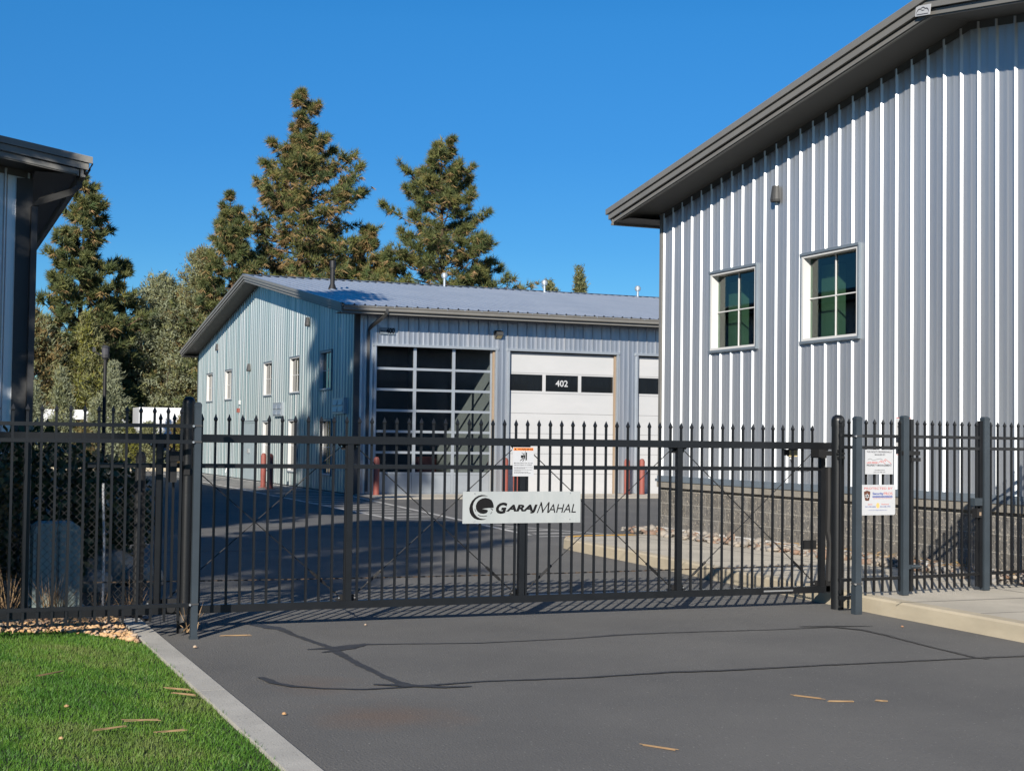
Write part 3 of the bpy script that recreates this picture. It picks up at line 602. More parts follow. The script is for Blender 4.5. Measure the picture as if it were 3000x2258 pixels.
# building number sign, eave and tree shade put into the plate colour
sg = MB(); sg.box(0.70, 1.14, yf-0.05, yf-0.038, 4.53, 4.72); sgn = sg.build('building_number_sign', 'bluegrey', B4, fix=True)
text('number', '400', (0.87, 1.125, 4.55, 4.71), 'ink', sgn, (0, yf-0.051, 0), (1, 0, 0), (0, 0, 1), (0, -1, 0), bold=0.03)
text('lettering', 'Bldg', (0.72, 0.85, 4.57, 4.64), 'ink', sgn, (0, yf-0.051, 0), (1, 0, 0), (0, 0, 1), (0, -1, 0), bold=0.02)
def box_light(x, z):
    l = MB(); l.add([(x-0.1, yf-0.03, z+0.13), (x+0.1, yf-0.03, z+0.13), (x+0.1, yf-0.03, z-0.12), (x-0.1, yf-0.03, z-0.12), (x-0.1, yf-0.18, z+0.1), (x+0.1, yf-0.18, z+0.1), (x+0.1, yf-0.2, z-0.02), (x-0.1, yf-0.2, z-0.02)], [(0, 1, 5, 4), (4, 5, 6, 7), (7, 6, 2, 3), (0, 4, 7, 3), (1, 2, 6, 5), (0, 3, 2, 1)])
    o = l.build('wall_light', 'trimd', B4, fix=True); MB().add([(x-0.08, yf-0.192, z-0.03), (x+0.08, yf-0.192, z-0.03), (x+0.08, yf-0.05, z-0.118), (x-0.08, yf-0.05, z-0.118)], [(0, 1, 2, 3)]).build('lens', 'lampwhite', o)
box_light(4.29, 4.65); box_light(12.8, 4.65)
# downspout at the left end of the front
def downspout(root, pts, w_=0.09, m='trimd', name='downspout'):
    d = MB()
    d.tube(pts, w_/2*1.15, 4); return d.build(name, m, root)
downspout(B4, [(0.66, yf-0.76, 5.18), (0.66, yf-0.76, 5.08), (0.58, yf-0.62, 4.95), (0.40, yf-0.14, 4.72), (0.36, yf-0.06, 4.62), (0.36, yf-0.06, 0.1)], 0.10)
# flues
def flue(root, x, y, z0, z1, r, m, cap=0.05):
    f = MB(); f.lathe((x, y, 0), [(r, z0), (r, z1-0.25), (r*1.3, z1-0.25), (r*1.3, z1-0.02), (r*1.15, z1)], 14)
    f.lathe((x, y, 0), [(r*1.9, z0+0.0), (r*1.15, z0+0.16)], 14); return f.build('flue_pipe', m, root, smooth=True)
flue(B4, 12.41-11.4, 45.7-51.65, ztb(45.7-51.65)-0.02, 7.32, 0.075, 'blackdull')
MB().lathe((12.41-11.4, 45.7-51.65, 0), [(0.13, ztb(-5.95)-0.03), (0.085, ztb(-5.95)+0.09)], 14).build('flue_boot', 'gravel', B4)
for x, z1 in ((18.28, 7.83), (22.38, 7.78), (26.42, 7.76)):
    f = MB(); xx = x-11.4; f.lathe((xx, -0.25, 0), [(0.045, 7.25), (0.045, z1-0.18)], 10); f.lathe((xx, -0.25, 0), [(0.10, z1-0.2), (0.10, z1-0.04), (0.06, z1)], 12)
    f.lathe((xx, -0.25, 0), [(0.12, z1-0.16), (0.12, z1-0.06)], 12); f.build('vent_pipe', 'alu', B4, smooth=True)

# ---- left building (gable wall y = 21.1 facing the camera, right wall x = 1.4)
Lb = thing('metal_building', 'shaded metal building at the left edge with dark gutter and downspout', 'building', (-6.15, 21.1, 0))
fl = Frame((0, 0, 0), (0, 1, 0), (-1, 0, 0))
ZL = 5.33+SL*(7.55+0.72)
ztl = roof(fl, 0, 27, -7.55, 7.55, ZL, Lb, over=0.66, ru=0.75)
siding('wall_siding', (-7.55, 0), (7.55, 0), (0, -1), 0.03, lambda s: ztl(s-7.55)-0.25, [], 'zinc', Lb, phase=0.12)
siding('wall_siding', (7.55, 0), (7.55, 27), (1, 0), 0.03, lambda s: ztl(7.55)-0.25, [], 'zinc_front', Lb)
MB().box(7.37, 7.585, -0.04, 0.1, 0.03, 5.12).build('corner_trim', 'trimd', Lb, fix=True)
downspout(Lb, [(8.16, -0.42, 5.18), (8.16, -0.42, 5.0), (8.08, -0.42, 4.93), (7.68, -0.18, 4.80), (7.60, -0.13, 4.72), (7.60, -0.13, 0.1)], 0.10)

# ------------------------------------------------------------------ red bollards
bl = thing('bollard', 'red steel bollard at the left side of the glazed garage door', 'bollard', (11.93, 38.95, 0), group='red bollards beside the garage doors')
MB().lathe((0, 0, 0), [(0.085, 0), (0.085, 1.0), (0.06, 1.06), (0.02, 1.08)], 16).build('post', 'red', bl, smooth=True)
MB().lathe((0, 0, 0), [(0.16, 0), (0.16, 0.02), (0.1, 0.025)], 16).build('base_plate', 'red', bl)
for (x, y, l) in ((15.80, 38.95, 'red bollard just right of the glazed garage door'), (16.03, 38.7, 'red bollard at the left jamb of white door 402, behind the warning sign'), (19.72, 38.95, 'red bollard at the right jamb of white door 402'), (20.22, 38.95, 'red bollard at the left edge of the third garage door'),
                  (10.2, 45.4, 'red bollard by the pale double doors, farther one of the gable-side pair'), (10.15, 44.2, 'red bollard in the hatched strip, nearer one of the gable-side pair')):
    dup(bl, (x, y, 0), 0, l)

# ------------------------------------------------------------------ sliding gate (plane y = GY)
GY = 12.15
G = thing('sliding_gate', 'long black steel sliding gate with spear-topped pickets closed across the driveway', 'gate', (0, GY, 0))
def rail(name, x0, x1, z0, z1, d, m='black', y=0, parent=G):
    o = MB().box(x0, x1, y-d/2, y+d/2, z0, z1).build(name, m, parent, fix=True); return o
rail('top_rail', -3.2, 8.40, 1.545, 1.612, 0.07)
rail('mid_rail', 1.30, 8.30, 1.333, 1.370, 0.036)
rail('bottom_rail', -3.2, 8.38, 0.140, 0.205, 0.07)
def picket_mesh(z0, z1, tip, w_=0.019):
    mb = MB(); mb.box(-w_/2, w_/2, -w_/2, w_/2, z0, z1)
    a, b, cc = w_/2, w_*0.78, 0.0
    prof = [(a, z1), (b, z1+0.012), (b, z1+0.02), (0.0007, z1+tip)]
    vs = [(sx*r, sy*r*0.8, z) for r, z in prof for sx, sy in ((-1, -1), (1, -1), (1, 1), (-1, 1))]
    mb.add(vs, [(i*4+k, i*4+(k+1) % 4, (i+1)*4+(k+1) % 4, (i+1)*4+k) for i in range(3) for k in range(4)]+[(15, 14, 13, 12)])
    return mb
pk = picket_mesh(0.2, 1.722, 0.062).build('picket', 'black', G, fix=True)
xs = [1.87+i*0.1128 for i in range(58)]; sup = [0.84, 1.87, 3.48, 5.09, 6.70, 8.30]
first = True
for x in xs:
    if x > 8.29: continue
    if first: pk.location = (x, 0, 0); first = False; continue
    o = pk.copy(); COL.objects.link(o); o.parent = G; o.location = (x, 0, 0)
for x in sup:
    MB().box(x-0.027, x+0.027, -0.027, 0.027, 0.205, 1.545).build('upright', 'black', G, fix=True)
# brackets + crossed tie rods with turnbuckles
for i, x in enumerate(sup[1:], 1):
    for zz, s in ((1.545, -1), (0.205, 1)):
        br = MB(); br.poly([(x-0.10, 0.03, zz), (x+0.10, 0.03, zz), (x+0.06, 0.03, zz+s*0.05), (x-0.06, 0.03, zz+s*0.05)], (0, 1, 0), 0.008)
        o = br.build('corner_bracket', 'blackdull', G, fix=True)
        bt = MB(); [bt.tube([(x+q, 0.026, zz+s*0.02), (x+q, 0.018, zz+s*0.02)], 0.007, 8) for q in (-0.07, 0.07)]; bt.build('bolt', 'steel', o)
for a, b in zip(sup[1:-1], sup[2:]):
    for (p, q) in (((a+0.08, 0.036, 1.51), (b-0.08, 0.036, 0.25)), ((b-0.08, 0.046, 1.51), (a+0.08, 0.046, 0.25))):
        o = MB().tube([p, q], 0.0045, 6).build('tie_rod', 'blackdull', G)
        P, Q = Vector(p), Vector(q); d = (Q-P).normalized(); tb = MB(); t0 = Q-d*0.30; t1 = Q-d*0.16
        sd = Vector((0, 1, 0)).cross(d)
        tb.tube([t0+sd*0.009, t1+sd*0.009], 0.004, 6); tb.tube([t0-sd*0.009, t1-sd*0.009], 0.004, 6); tb.tube([t0-d*0.02, t0+d*0.01], 0.012, 6); tb.tube([t1-d*0.01, t1+d*0.02], 0.012, 6)
        for kk in range(3): tb.tube([Q-d*(0.12-0.035*kk)+sd*0.008, Q-d*(0.10-0.035*kk)-sd*0.008, Q-d*(0.09-0.035*kk)+sd*0.006], 0.004, 5)
        tb.build('turnbuckle', 'blackdull', o)
o = MB().box(8.335, 8.40, -0.035, 0.035, 0.15, 0.26).build('end_block', 'blackdull', G, fix=True)
MB().tube([(8.365, -0.02, 1.37), (8.367, -0.02, 1.0), (8.36, -0.02, 0.75), (8.385, -0.025, 0.62), (8.375, -0.02, 0.4), (8.37, -0.02, 0.25)], 0.032, 8).build('edge_guard', 'blackdull', G, smooth=True)
MB().box(8.12, 8.26, 0.028, 0.06, 0.56, 0.65).build('latch_bracket', 'blackdull', G, fix=True); MB().box(8.19, 8.335, -0.03, 0.03, 1.46, 1.545).build('latch_bracket', 'blackdull', G, fix=True)
MB().box(7.62, 7.95, -0.0375, -0.0355, 0.165, 0.18).build('scratch_strip', 'steel', G)
# chain-link infill on the counterbalance tail
cl = MB(); x0, x1, z0, z1 = -3.1, 1.84, 0.21, 1.54; st_ = 0.062; n0 = -int((z1-z0)/st_)-1; H_ = z1-z0
for i in range(n0, int((x1-x0)/st_)+1):
    for s in (1, -1):
        xa = x0+i*st_ if s == 1 else x0+i*st_+H_; za, zb = z0, z1; xb = xa+s*H_
        # clip to the panel
        def cut(xa, za, xb, zb):
            pts = []
            for (X1, Z1, X2, Z2) in ((xa, za, xb, zb), (xb, zb, xa, za)):
                if X1 < x0: t = (x0-X1)/(X2-X1); Z1 = Z1+t*(Z2-Z1); X1 = x0
                if X1 > x1: t = (x1-X1)/(X2-X1); Z1 = Z1+t*(Z2-Z1); X1 = x1
                pts.append((X1, Z1))
            return pts
        if max(xa, xb) <= x0+0.01 or min(xa, xb) >= x1-0.01: continue
        (q, r_), (u_, v_) = cut(xa, za, xb, zb)
        if abs(q-u_) > 0.02 and z0-0.01 <= min(r_, v_) and max(r_, v_) <= z1+0.01: cl.bar((q, 0.03+0.002*s, r_), (u_, 0.03+0.002*s, v_), 0.0032)
cl.build('chain_link_infill', 'blackdull', G)
# signs on the gate
sgn1 = thing('name_sign', 'brushed metal sign reading GARAJMAHAL with a helmet logo, bolted to the gate', 'sign', (4.51, GY-0.034, 0.853))
SW, SH = 1.15, 0.283
MB().box(0, SW, -0.004, 0, 0, SH).build('board', 'signgrey', sgn1, fix=True)
def su(px): return (px-262)/1633*SW
def sv(py): return (1358-py)/457*SH
bt = MB()
for a, b in ((420, 928), (1745, 922), (413, 1326), (1742, 1308)): bt.tube([(su(a), -0.003, sv(b)), (su(a), -0.008, sv(b))], 0.006, 8)
bt.build('bolt', 'steel', sgn1)
def spoly(P, name, m, org_y=-0.0042, parent=sgn1):
    o = MB().add([(su(a), org_y, sv(b)) for a, b in P], [tuple(range(len(P)))])
    ob = o.build(name, m, parent); bm = bmesh.new(); bm.from_mesh(ob.data); bmesh.ops.triangulate(bm, faces=bm.faces, ngon_method='EAR_CLIP'); bm.to_mesh(ob.data); bm.free(); return ob
spoly([(605, 970), (560, 953), (515, 948), (470, 960), (425, 990), (385, 1035), (360, 1090), (350, 1145), (358, 1200), (380, 1245), (415, 1282), (460, 1303), (510, 1310), (550, 1306), (585, 1293), (540, 1294), (495, 1284), (455, 1260), (420, 1215), (403, 1165), (398, 1110), (412, 1055), (440, 1012), (480, 983), (520, 969), (560, 966)], 'logo_crescent', 'ink')
spoly([(565, 990), (520, 1000), (480, 1024), (452, 1060), (438, 1105), (442, 1150), (462, 1188), (500, 1214), (545, 1221), (585, 1210), (603, 1185), (600, 1166), (570, 1157), (525, 1150), (560, 1143), (610, 1137), (682, 1135), (680, 1095), (668, 1055), (650, 1022), (615, 1002)], 'logo_helmet', 'ink')
for P in ([(420, 1150), (428, 1150), (445, 1188), (436, 1186)], [(468, 1228), (500, 1246), (545, 1252), (592, 1246), (592, 1254), (545, 1262), (497, 1256), (466, 1236)], [(640, 1140), (660, 1148), (672, 1160), (670, 1172), (664, 1170), (655, 1158), (638, 1148)], [(658, 1190), (664, 1192), (642, 1224), (634, 1222)]): spoly(P, 'logo_mark', 'ink')
def st(s_, a, b, t, bt_, bold, sh=0.25): text('lettering', s_, (su(a), su(b), sv(bt_), sv(t)), 'ink', sgn1, (0, -0.0042, 0), (1, 0, 0), (0, 0, 1), (0, -1, 0), bold=bold, shear=sh, th=0.0005)
st('G', 712, 868, 1058, 1222, 0.05); st('ARAJ', 848, 1288, 1090, 1219, 0.05); mm_ = MB()
for q_, (pa, pb, w2) in enumerate((((1283, 1215), (1342, 1056), 13), ((1336, 1056), (1362, 1205), 17), ((1350, 1212), (1448, 1056), 13), ((1446, 1056), (1432, 1213), 17))):
    mm_.add([(su(pa[0]-w2*.6), -0.0044-.0001*q_, sv(pa[1])), (su(pa[0]+w2*.6), -0.0044-.0001*q_, sv(pa[1])), (su(pb[0]+w2*.6), -0.0044-.0001*q_, sv(pb[1])), (su(pb[0]-w2*.6), -0.0044-.0001*q_, sv(pb[1]))], [(0, 1, 2, 3)])
mm_.build('lettering', 'ink', sgn1); st('AHAL', 1432, 1830, 1085, 1212, 0.004)
ws = thing('warning_sign', 'small white gate warning sign with orange header, above the large name sign', 'sign', (4.985, GY-0.034, 1.272))
MB().box(0, 0.205, -0.003, 0, 0, 0.262).build('board', 'signwhite', ws, fix=True)
X, Z, Nn, O_ = (1, 0, 0), (0, 0, 1), (0, -1, 0), (0, -0.0032, 0)
h_ = MB().box(0.006, 0.199, -0.0040, -0.003, 0.232, 0.257).build('header', 'inkorange', ws)
text('lettering', 'WARNING', (0.045, 0.195, 0.236, 0.252), 'ink', ws, (0, -0.0042, 0), X, Z, Nn, bold=0.03)
MB().add([(0.012, -0.0045, 0.236), (0.036, -0.0045, 0.236), (0.024, -0.0045, 0.254)], [(0, 1, 2)]).build('triangle', 'ink', ws)
pic = MB()
for a in (((0.125, 0.215), (0.137, 0.215), (0.137, 0.145), (0.127, 0.145)), ((0.078, 0.190), (0.10, 0.190), (0.10, 0.165), (0.078, 0.165)), ((0.105, 0.21), (0.113, 0.21), (0.113, 0.20), (0.105, 0.20)), ((0.083, 0.212), (0.086, 0.215), (0.112, 0.195), (0.11, 0.19)), ((0.098, 0.190), (0.118, 0.192), (0.118, 0.165), (0.105, 0.168)), ((0.068, 0.142), (0.072, 0.138), (0.108, 0.163), (0.102, 0.168)), ((0.093, 0.135), (0.098, 0.132), (0.118, 0.165), (0.110, 0.166)), ((0.120, 0.23), (0.123, 0.23), (0.123, 0.14), (0.120, 0.14))):
    pic.add([(p, -0.0036, q) for p, q in a], [(0, 1, 2, 3)])
pic.build('pictogram', 'ink', ws)
text('lettering', 'Moving Gate Can Cause', (0.012, 0.193, 0.112, 0.125), 'inkgrey', ws, O_, X, Z, Nn, bold=0.01)
text('lettering', 'Serious Injury or Death', (0.012, 0.186, 0.095, 0.108), 'inkgrey', ws, O_, X, Z, Nn, bold=0.01)
ln = MB()
for z_, l in ((0.078, 0.17), (0.070, 0.09), (0.057, 0.175), (0.049, 0.06), (0.036, 0.14), (0.027, 0.16)):
    x_ = 0.014
    while x_ < 0.014+l: w2 = random.uniform(0.006, 0.016); ln.box(x_, x_+w2, -0.0036, -0.003, z_, z_+0.004); x_ += w2+0.004
ln.build('small_print', 'inkgrey', ws)
# photo-eye box with wire near the gate's right end
se = thing('sensor_box', 'small cream sensor box with dark cap and white gland hanging inside the gate', 'sensor', (8.02, GY+0.10, 1.47))
MB().box(-0.045, 0.05, -0.02, 0.02, 0, 0.06).build('body', 'lampwhite', se, fix=True); MB().box(-0.03, 0.055, -0.022, 0.022, 0.061, 0.075).box(-0.10, -0.046, -0.02, 0.02, 0.01, 0.07).build('cap', 'blackdull', se, fix=True)
MB().tube([(-0.02, 0, 0), (-0.02, 0, -0.025)], 0.010, 8).build('gland', 'signwhite', se); MB().tube([(-0.02, 0, -0.02), (0.0, 0, -0.08), (0.05, 0, -0.135), (0.11, 0, -0.15), (0.18, 0, -0.145), (0.26, 0, -0.12)], 0.003, 5).build('wire', 'blackdull', se)
# drive chain
ch = MB(); n_ = 96
for i in range(n_):
    t = i/n_; x = 1.3+(8.2-1.3)*t; zc = 0.40-0.02*sin(pi*t); w2 = 6.9/n_
    ch.box(x, x+w2*0.62, -0.004, 0.004, zc-0.0055, zc+0.0055, i % 2)
    ch.tube([(x+w2*0.5, 0, zc), (x+w2*1.05, 0, zc)], 0.0032, 5, 1)
cho = ch.build('drive_chain', ['blackdull', 'rust']); cho.location = (0, GY+0.11, 0); tag(cho, 'thin rusty drive chain stretched low behind the sliding gate', 'chain')

# ------------------------------------------------------------------ gate posts
def round_post(x, y, z0, z1, r, label, sleeve=True):
    p = thing('gate_post', label, 'post', (x, y, 0))
    MB().lathe((0, 0, 0), [(r, z0), (r, z1-0.10)], 24).build('tube', 'black', p, smooth=True)
    MB().lathe((0, 0, 0), [(r*1.06, z1-0.115), (r*1.06, z1-0.06), (r*1.04, z1-0.045), (r*0.85, z1-0.02), (r*0.5, z1-0.004), (0.002, z1)], 24).build('domed_cap', 'black', p, smooth=True)
    if sleeve: MB().lathe((0, 0, 0), [(r*1.25, z0), (r*1.25, z0+0.13), (r*1.02, z0+0.15)], 24).build('base_sleeve', 'blackdull', p, smooth=True)
    return p
p1 = round_post(2.075, 12.02, 0, 1.92, 0.050, 'round black gate post with domed cap at the left end of the gate')
rb = MB(); rb.box(-0.16, -0.03, -0.03, 0.10, 1.39, 1.47); rb.box(-0.15, -0.09, -0.02, 0.06, 1.22, 1.42); rb.box(-0.04, 0.04, -0.06, 0.05, 1.28, 1.33); rb.lathe((-0.12, 0.02, 1.44), [(0.02, 0), (0.03, 0.03), (0.015, 0.06)], 10); rb.build('roller_bracket', 'blackdull', p1, fix=True)
rb = MB(); rb.box(-0.17, -0.06, -0.02, 0.08, 0.17, 0.28); rb.tube([(-0.115, -0.03, 0.2), (-0.115, 0.07, 0.2)], 0.035, 12); rb.build('lower_roller', 'blackdull', p1, fix=True)
p2 = round_post(8.335, 11.93, 0, 1.885, 0.062, 'round black gate post with domed cap where the gate latches on the right', sleeve=False)
lt = MB(); lt.box(-0.20, -0.03, 0.02, 0.06, 1.485, 1.53); lt.box(-0.22, -0.17, 0.0, 0.12, 1.47, 1.545); lt.box(-0.06, 0.03, -0.075, -0.06, 1.50, 1.515); lt.box(-0.05, 0.02, -0.085, -0.06, 1.455, 1.48); lt.box(-0.05, 0.01, -0.08, -0.06, 1.525, 1.545); lt.build('latch_catch', 'blackdull', p2, fix=True)
MB().lathe((0, 0, 0), [(0.0635, 1.78), (0.0635, 1.80)], 24).build('cap_band', 'steel', p2)
def square_post(x, y, z0, z1, s, label, m='charcoal', rz=0):
    p = thing('fence_post', label, 'post', (x, y, 0), rz)
    MB().box(-s/2, s/2, -s/2, s/2, z0, z1-0.03).build('tube', m, p, fix=True)
    c_ = s/2; mb = MB(); vs = [(sx*c_*k, sy*c_*k, z) for k, z in ((1.06, z1-0.035), (1.06, z1-0.018), (0.7, z1-0.004), (0.3, z1)) for sx, sy in ((-1, -1), (1, -1), (1, 1), (-1, 1))]
    mb.add(vs, [(i*4+k, i*4+(k+1) % 4, (i+1)*4+(k+1) % 4, (i+1)*4+k) for i in range(3) for k in range(4)]+[(12, 13, 14, 15), (3, 2, 1, 0)]); mb.build('cap', m, p, fix=True)
    return p
def clamp(p, zs, s):
    for z in zs: MB().box(-s/2-0.004, s/2+0.004, -s/2-0.005, s/2+0.004, z-0.004, z+0.010).build('clamp_band', 'trimd', p, fix=True)
    k = MB()
    for z in zs: k.tube([(-s/2-0.012, -s/2, z), (-s/2-0.012, -s/2-0.018, z)], 0.009, 8)
    k.build('bolt', 'steel', p)
sp = square_post(2.078, 11.62, 0, 1.865, 0.052, 'square charcoal post ending the left fence, in front of the round gate post'); clamp(sp, (1.675, 1.548, 0.272), 0.052)
MB().box(-0.032, 0.032, -0.032, 0.032, 0.0, 0.02).build('foot', 'charcoal', sp, fix=True)
sq = square_post(8.265, 11.52, 0, 1.865, 0.066, 'square charcoal post right of the round latch post, standing on the asphalt'); clamp(sq, (1.675, 0.285), 0.066)
MB().box(-0.037, 0.037, -0.037, 0.037, 0.0, 0.265).build('lower_sleeve', 'charcoal', sq, fix=True)
square_post(8.90, 11.64, 0.15, 1.885, 0.066, 'square charcoal post on the kerb between the notice signs and the walk gate')
square_post(10.02, 11.81, 0.15, 1.895, 0.068, 'square charcoal post on the sidewalk at the far side of the walk gate')
rp = thing('roller_post', 'short dark guide post behind the chain-link infill at the left', 'post', (1.83, 12.95, 0)); MB().lathe((0, 0, 0), [(0.045, 0), (0.045, 1.40), (0.035, 1.44), (0.01, 1.46)], 14).build('tube', 'blackdull', rp, smooth=True); MB().box(-0.09, 0.09, -0.09, 0.09, 0, 0.02).build('base_plate', 'blackdull', rp, fix=True)

# ------------------------------------------------------------------ fences
def fence(name, label, cat, a, b, rails, zb, zt_, step, off, ends=None, pw=0.0185, rd=0.028, skip=()):
    a, b = Vector(a+(0,)), Vector(b+(0,)); d = (b-a); L = d.length; rz = math.atan2(d.y, d.x)
    f = thing(name, label, cat, a, rz)
    for (z0, z1, m_, nm) in rails: MB().box(0, L, -rd/2, rd/2, z0, z1).build(nm, m_, f, fix=True)
    base = picket_mesh(zb, zt_-0.055, 0.055, pw).build('picket', 'black', f, fix=True); k = 0; x = off; used = False
    while x < L-0.01:
        if not used: base.location = (x, 0.0, 0); used = True
        else: o = base.copy(); COL.objects.link(o); o.parent = f; o.location = (x, 0.0, 0)
        x += step
    if ends:
        for x in (ends/2, L-ends/2): MB().box(x-ends/2, x+ends/2, -ends/2, ends/2, zb-0.01, zt_+0.005).build('stile', 'black', f, fix=True)
    return f
RL = [(1.660, 1.690, 'black', 'top_rail'), (1.535, 1.565, 'black', 'upper_rail'), (0.255, 0.285, 'black', 'bottom_rail')]
fence('picket_fence', 'black spear-topped picket fence panel left of the gate, above the gravel', 'fence', (-3.0, 11.6), (2.03, 11.6), RL, 0.15, 1.825, 0.1051, 0.009)
RR = [(1.665, 1.695, 'black', 'top_rail'), (1.555, 1.585, 'black', 'upper_rail'), (0.30, 0.33, 'black', 'bottom_rail')]
fa = fence('picket_fence', 'short black picket panel carrying the two notice signs, right of the gate', 'fence', (8.12, 11.60), (8.88, 11.66), RR, 0.19, 1.845, 0.104, 0.012)
MB().box(0.0, 0.19, -0.012, 0.012, 0.13, 0.165).build('short_rail', 'black', fa, fix=True)
wg = fence('walk_gate', 'narrow black picket pedestrian gate between two square posts on the sidewalk', 'gate', (8.985, 11.67), (9.985, 11.82), RR, 0.19, 1.845, 0.104, 0.105, ends=0.038)
o = MB().box(0.86, 0.97, -0.05, 0.02, 1.00, 1.075).build('lock_box', 'charcoal', wg, fix=True)
MB().box(0.90, 0.97, -0.045, 0.02, 0.88, 0.97).build('keypad', 'blackdull', wg, fix=True); MB().box(0.93, 0.955, -0.049, -0.045, 0.90, 0.935).build('keypad_face', 'tan', wg, fix=True)
MB().box(-0.13, 0.10, -0.045, -0.02, 1.50, 1.54).box(-0.02, 0.10, -0.05, -0.02, 1.44, 1.475).build('hinge', 'blackdull', wg, fix=True)
MB().box(-0.12, 0.08, -0.045, -0.02, 0.40, 0.44).tube([(-0.03, -0.05, 0.42), (0.12, -0.04, 0.42)], 0.012, 8).build('hinge', 'charcoal', wg, fix=True)
fence('picket_fence', 'black picket fence panel running from the walk gate to the block wall', 'fence', (10.06, 11.83), (11.24, 12.02), RR, 0.19, 1.845, 0.104, 0.06)
# notice signs
s1 = thing('notice_sign', 'white LAVA RIDGE PROPERTY MANAGEMENT notice, upper sign on the short fence panel', 'sign', (8.395, 11.575, 1.315), math.atan2(.06, .76))
SWW, SHH = 0.345, 0.235
MB().box(0, SWW, -0.003, 0, 0, SHH).build('board', 'signwhite', s1, fix=True)
def T(par, s_, u0, u1, v0, v1, m_, bold=0.01, sh=0): text('lettering', s_, (u0, u1, v0, v1), m_, par, O_, X, Z, Nn, bold=bold, shear=sh)
T(s1, 'THIS FACILITY PROFESSIONALLY', .016, .330, .206, .222, 'inkgrey', .02); T(s1, 'MANAGED BY:', .115, .245, .180, .195, 'inkgrey', .02)
T(s1, 'LAVA RIDGE', .018, .150, .103, .120, 'inkred', .02); T(s1, 'PROPERTY MANAGEMENT', .018, .325, .076, .096, 'inkgrey', .02)
T(s1, 'FOR EMERGENCIES', .115, .238, .035, .044, 'inkgrey', .01); T(s1, 'CALL: 541-408-1647', .100, .246, .015, .025, 'inkgrey', .01)
lg = MB()
def pl_(P, w_, mi, mb, y=-0.0036):
    for (a, b), (c_, d_) in zip(P, P[1:]):
        v = Vector((c_-a, d_-b)).normalized(); n2 = Vector((-v.y, v.x))*w_/2; mb.add([(a+n2.x, y, b+n2.y), (c_+n2.x, y, d_+n2.y), (c_-n2.x, y, d_-n2.y), (a-n2.x, y, b-n2.y)], [(0, 1, 2, 3)], mi)
pl_([(.028, .138), (.048, .146), (.068, .148), (.092, .133), (.115, .136), (.155, .145), (.19, .149), (.215, .137)], .003, 0, lg); pl_([(.158, .105), (.193, .133), (.245, .100)], .004, 1, lg, -.0039); pl_([(.215, .120), (.247, .146), (.320, .100)], .004, 1, lg, -.0042)
lg.add([(.19, -.0039, .112), (.20, -.0039, .112), (.20, -.0039, .122), (.19, -.0039, .122), (.24, -.0039, .122), (.25, -.0039, .122), (.25, -.0039, .132), (.24, -.0039, .132)], [(0, 1, 2, 3), (4, 5, 6, 7)], 1); lg.build('logo', ['inkgrey', 'inkred'], s1)
s2 = thing('notice_sign', 'white PROTECTED BY security sign with badge, lower sign on the short fence panel', 'sign', (8.345, 11.570, 0.925), math.atan2(.06, .76))
W2, H2 = 0.42, 0.290; c0 = .012
MB().poly([(c0, 0, 0), (W2-c0, 0, 0), (W2, 0, c0), (W2, 0, H2-c0), (W2-c0, 0, H2), (c0, 0, H2), (0, 0, H2-c0), (0, 0, c0)], (0, -1, 0), 0.003).build('board', 'signwhite', s2, fix=True)
T(s2, 'PROTECTED BY', .038, .385, .245, .266, 'inkred', .0); T(s2, 'Security', .140, .275, .188, .218, 'inkblue', .03); T(s2, 'PROS', .278, .385, .192, .218, 'inkred', .0)
MB().box(.140, .385, -.0042, -.003, .168, .184).build('blue_bar', 'inkblue', s2); text('lettering', 'INCORPORATED', (.146, .380, .171, .181), 'signwhite', s2, (0, -.0044, 0), X, Z, Nn, bold=.0)
T(s2, 'Certified Security Professionals', .145, .380, .155, .164, 'inkred'); T(s2, 'Bend', .085, .135, .098, .110, 'inkred'); T(s2, 'Redmond', .250, .340, .098, .110, 'inkred')
T(s2, '541-238-6666', .050, .178, .075, .088, 'inkblue'); T(s2, '541-548-1992', .232, .360, .075, .088, 'inkblue'); T(s2, 'www.securityprosbend.com', .090, .318, .042, .052, 'inkblue')
bd = MB(); bd.add([(a, -.0038, b) for a, b in ((.036, .225), (.074, .235), (.112, .225), (.112, .205), (.100, .145), (.090, .138), (.058, .138), (.048, .145), (.036, .205))], [tuple(range(9))]); bd.build('badge', 'inkbrown', s2)
sr = MB(); cx_, cz_ = .074, .183
sr.add([(cx_+(0.030 if k % 2 == 0 else 0.014)*sin(pi*k/6), -.0044, cz_+(0.030 if k % 2 == 0 else 0.014)*cos(pi*k/6)) for k in range(12)], [tuple(range(12))]); sr.build('star', 'signwhite', s2)
MB().add([(cx_+0.011*cos(2*pi*k/12), -.005, cz_+0.011*sin(2*pi*k/12)) for k in range(12)], [tuple(range(12))]).build('star_centre', 'inkgrey', s2)
MB().add([(.205+0.020*cos(2*pi*k/16), -.0040, .092+0.026*sin(2*pi*k/16)) for k in range(16)], [tuple(range(16))]).build('seal', 'inkgold', s2)
s3 = thing('notice_sign', 'tall white sign with red lettering, mostly hidden behind the post beside the walk gate', 'sign', (8.86, 11.72, 1.50), math.atan2(.06, .76))
MB().box(0, 0.19, -0.003, 0, 0, 0.365).build('board', 'signwhite', s3, fix=True); T(s3, 'G', .135, .160, .22, .26, 'inkred'); T(s3, 'E', .130, .158, .15, .19, 'inkred')
MB().box(0.0, 0.19, -.0036, -.003, 0, 0.006).box(0.0, 0.19, -.0036, -.003, 0.359, 0.365).build('red_border', 'inkred', s3)

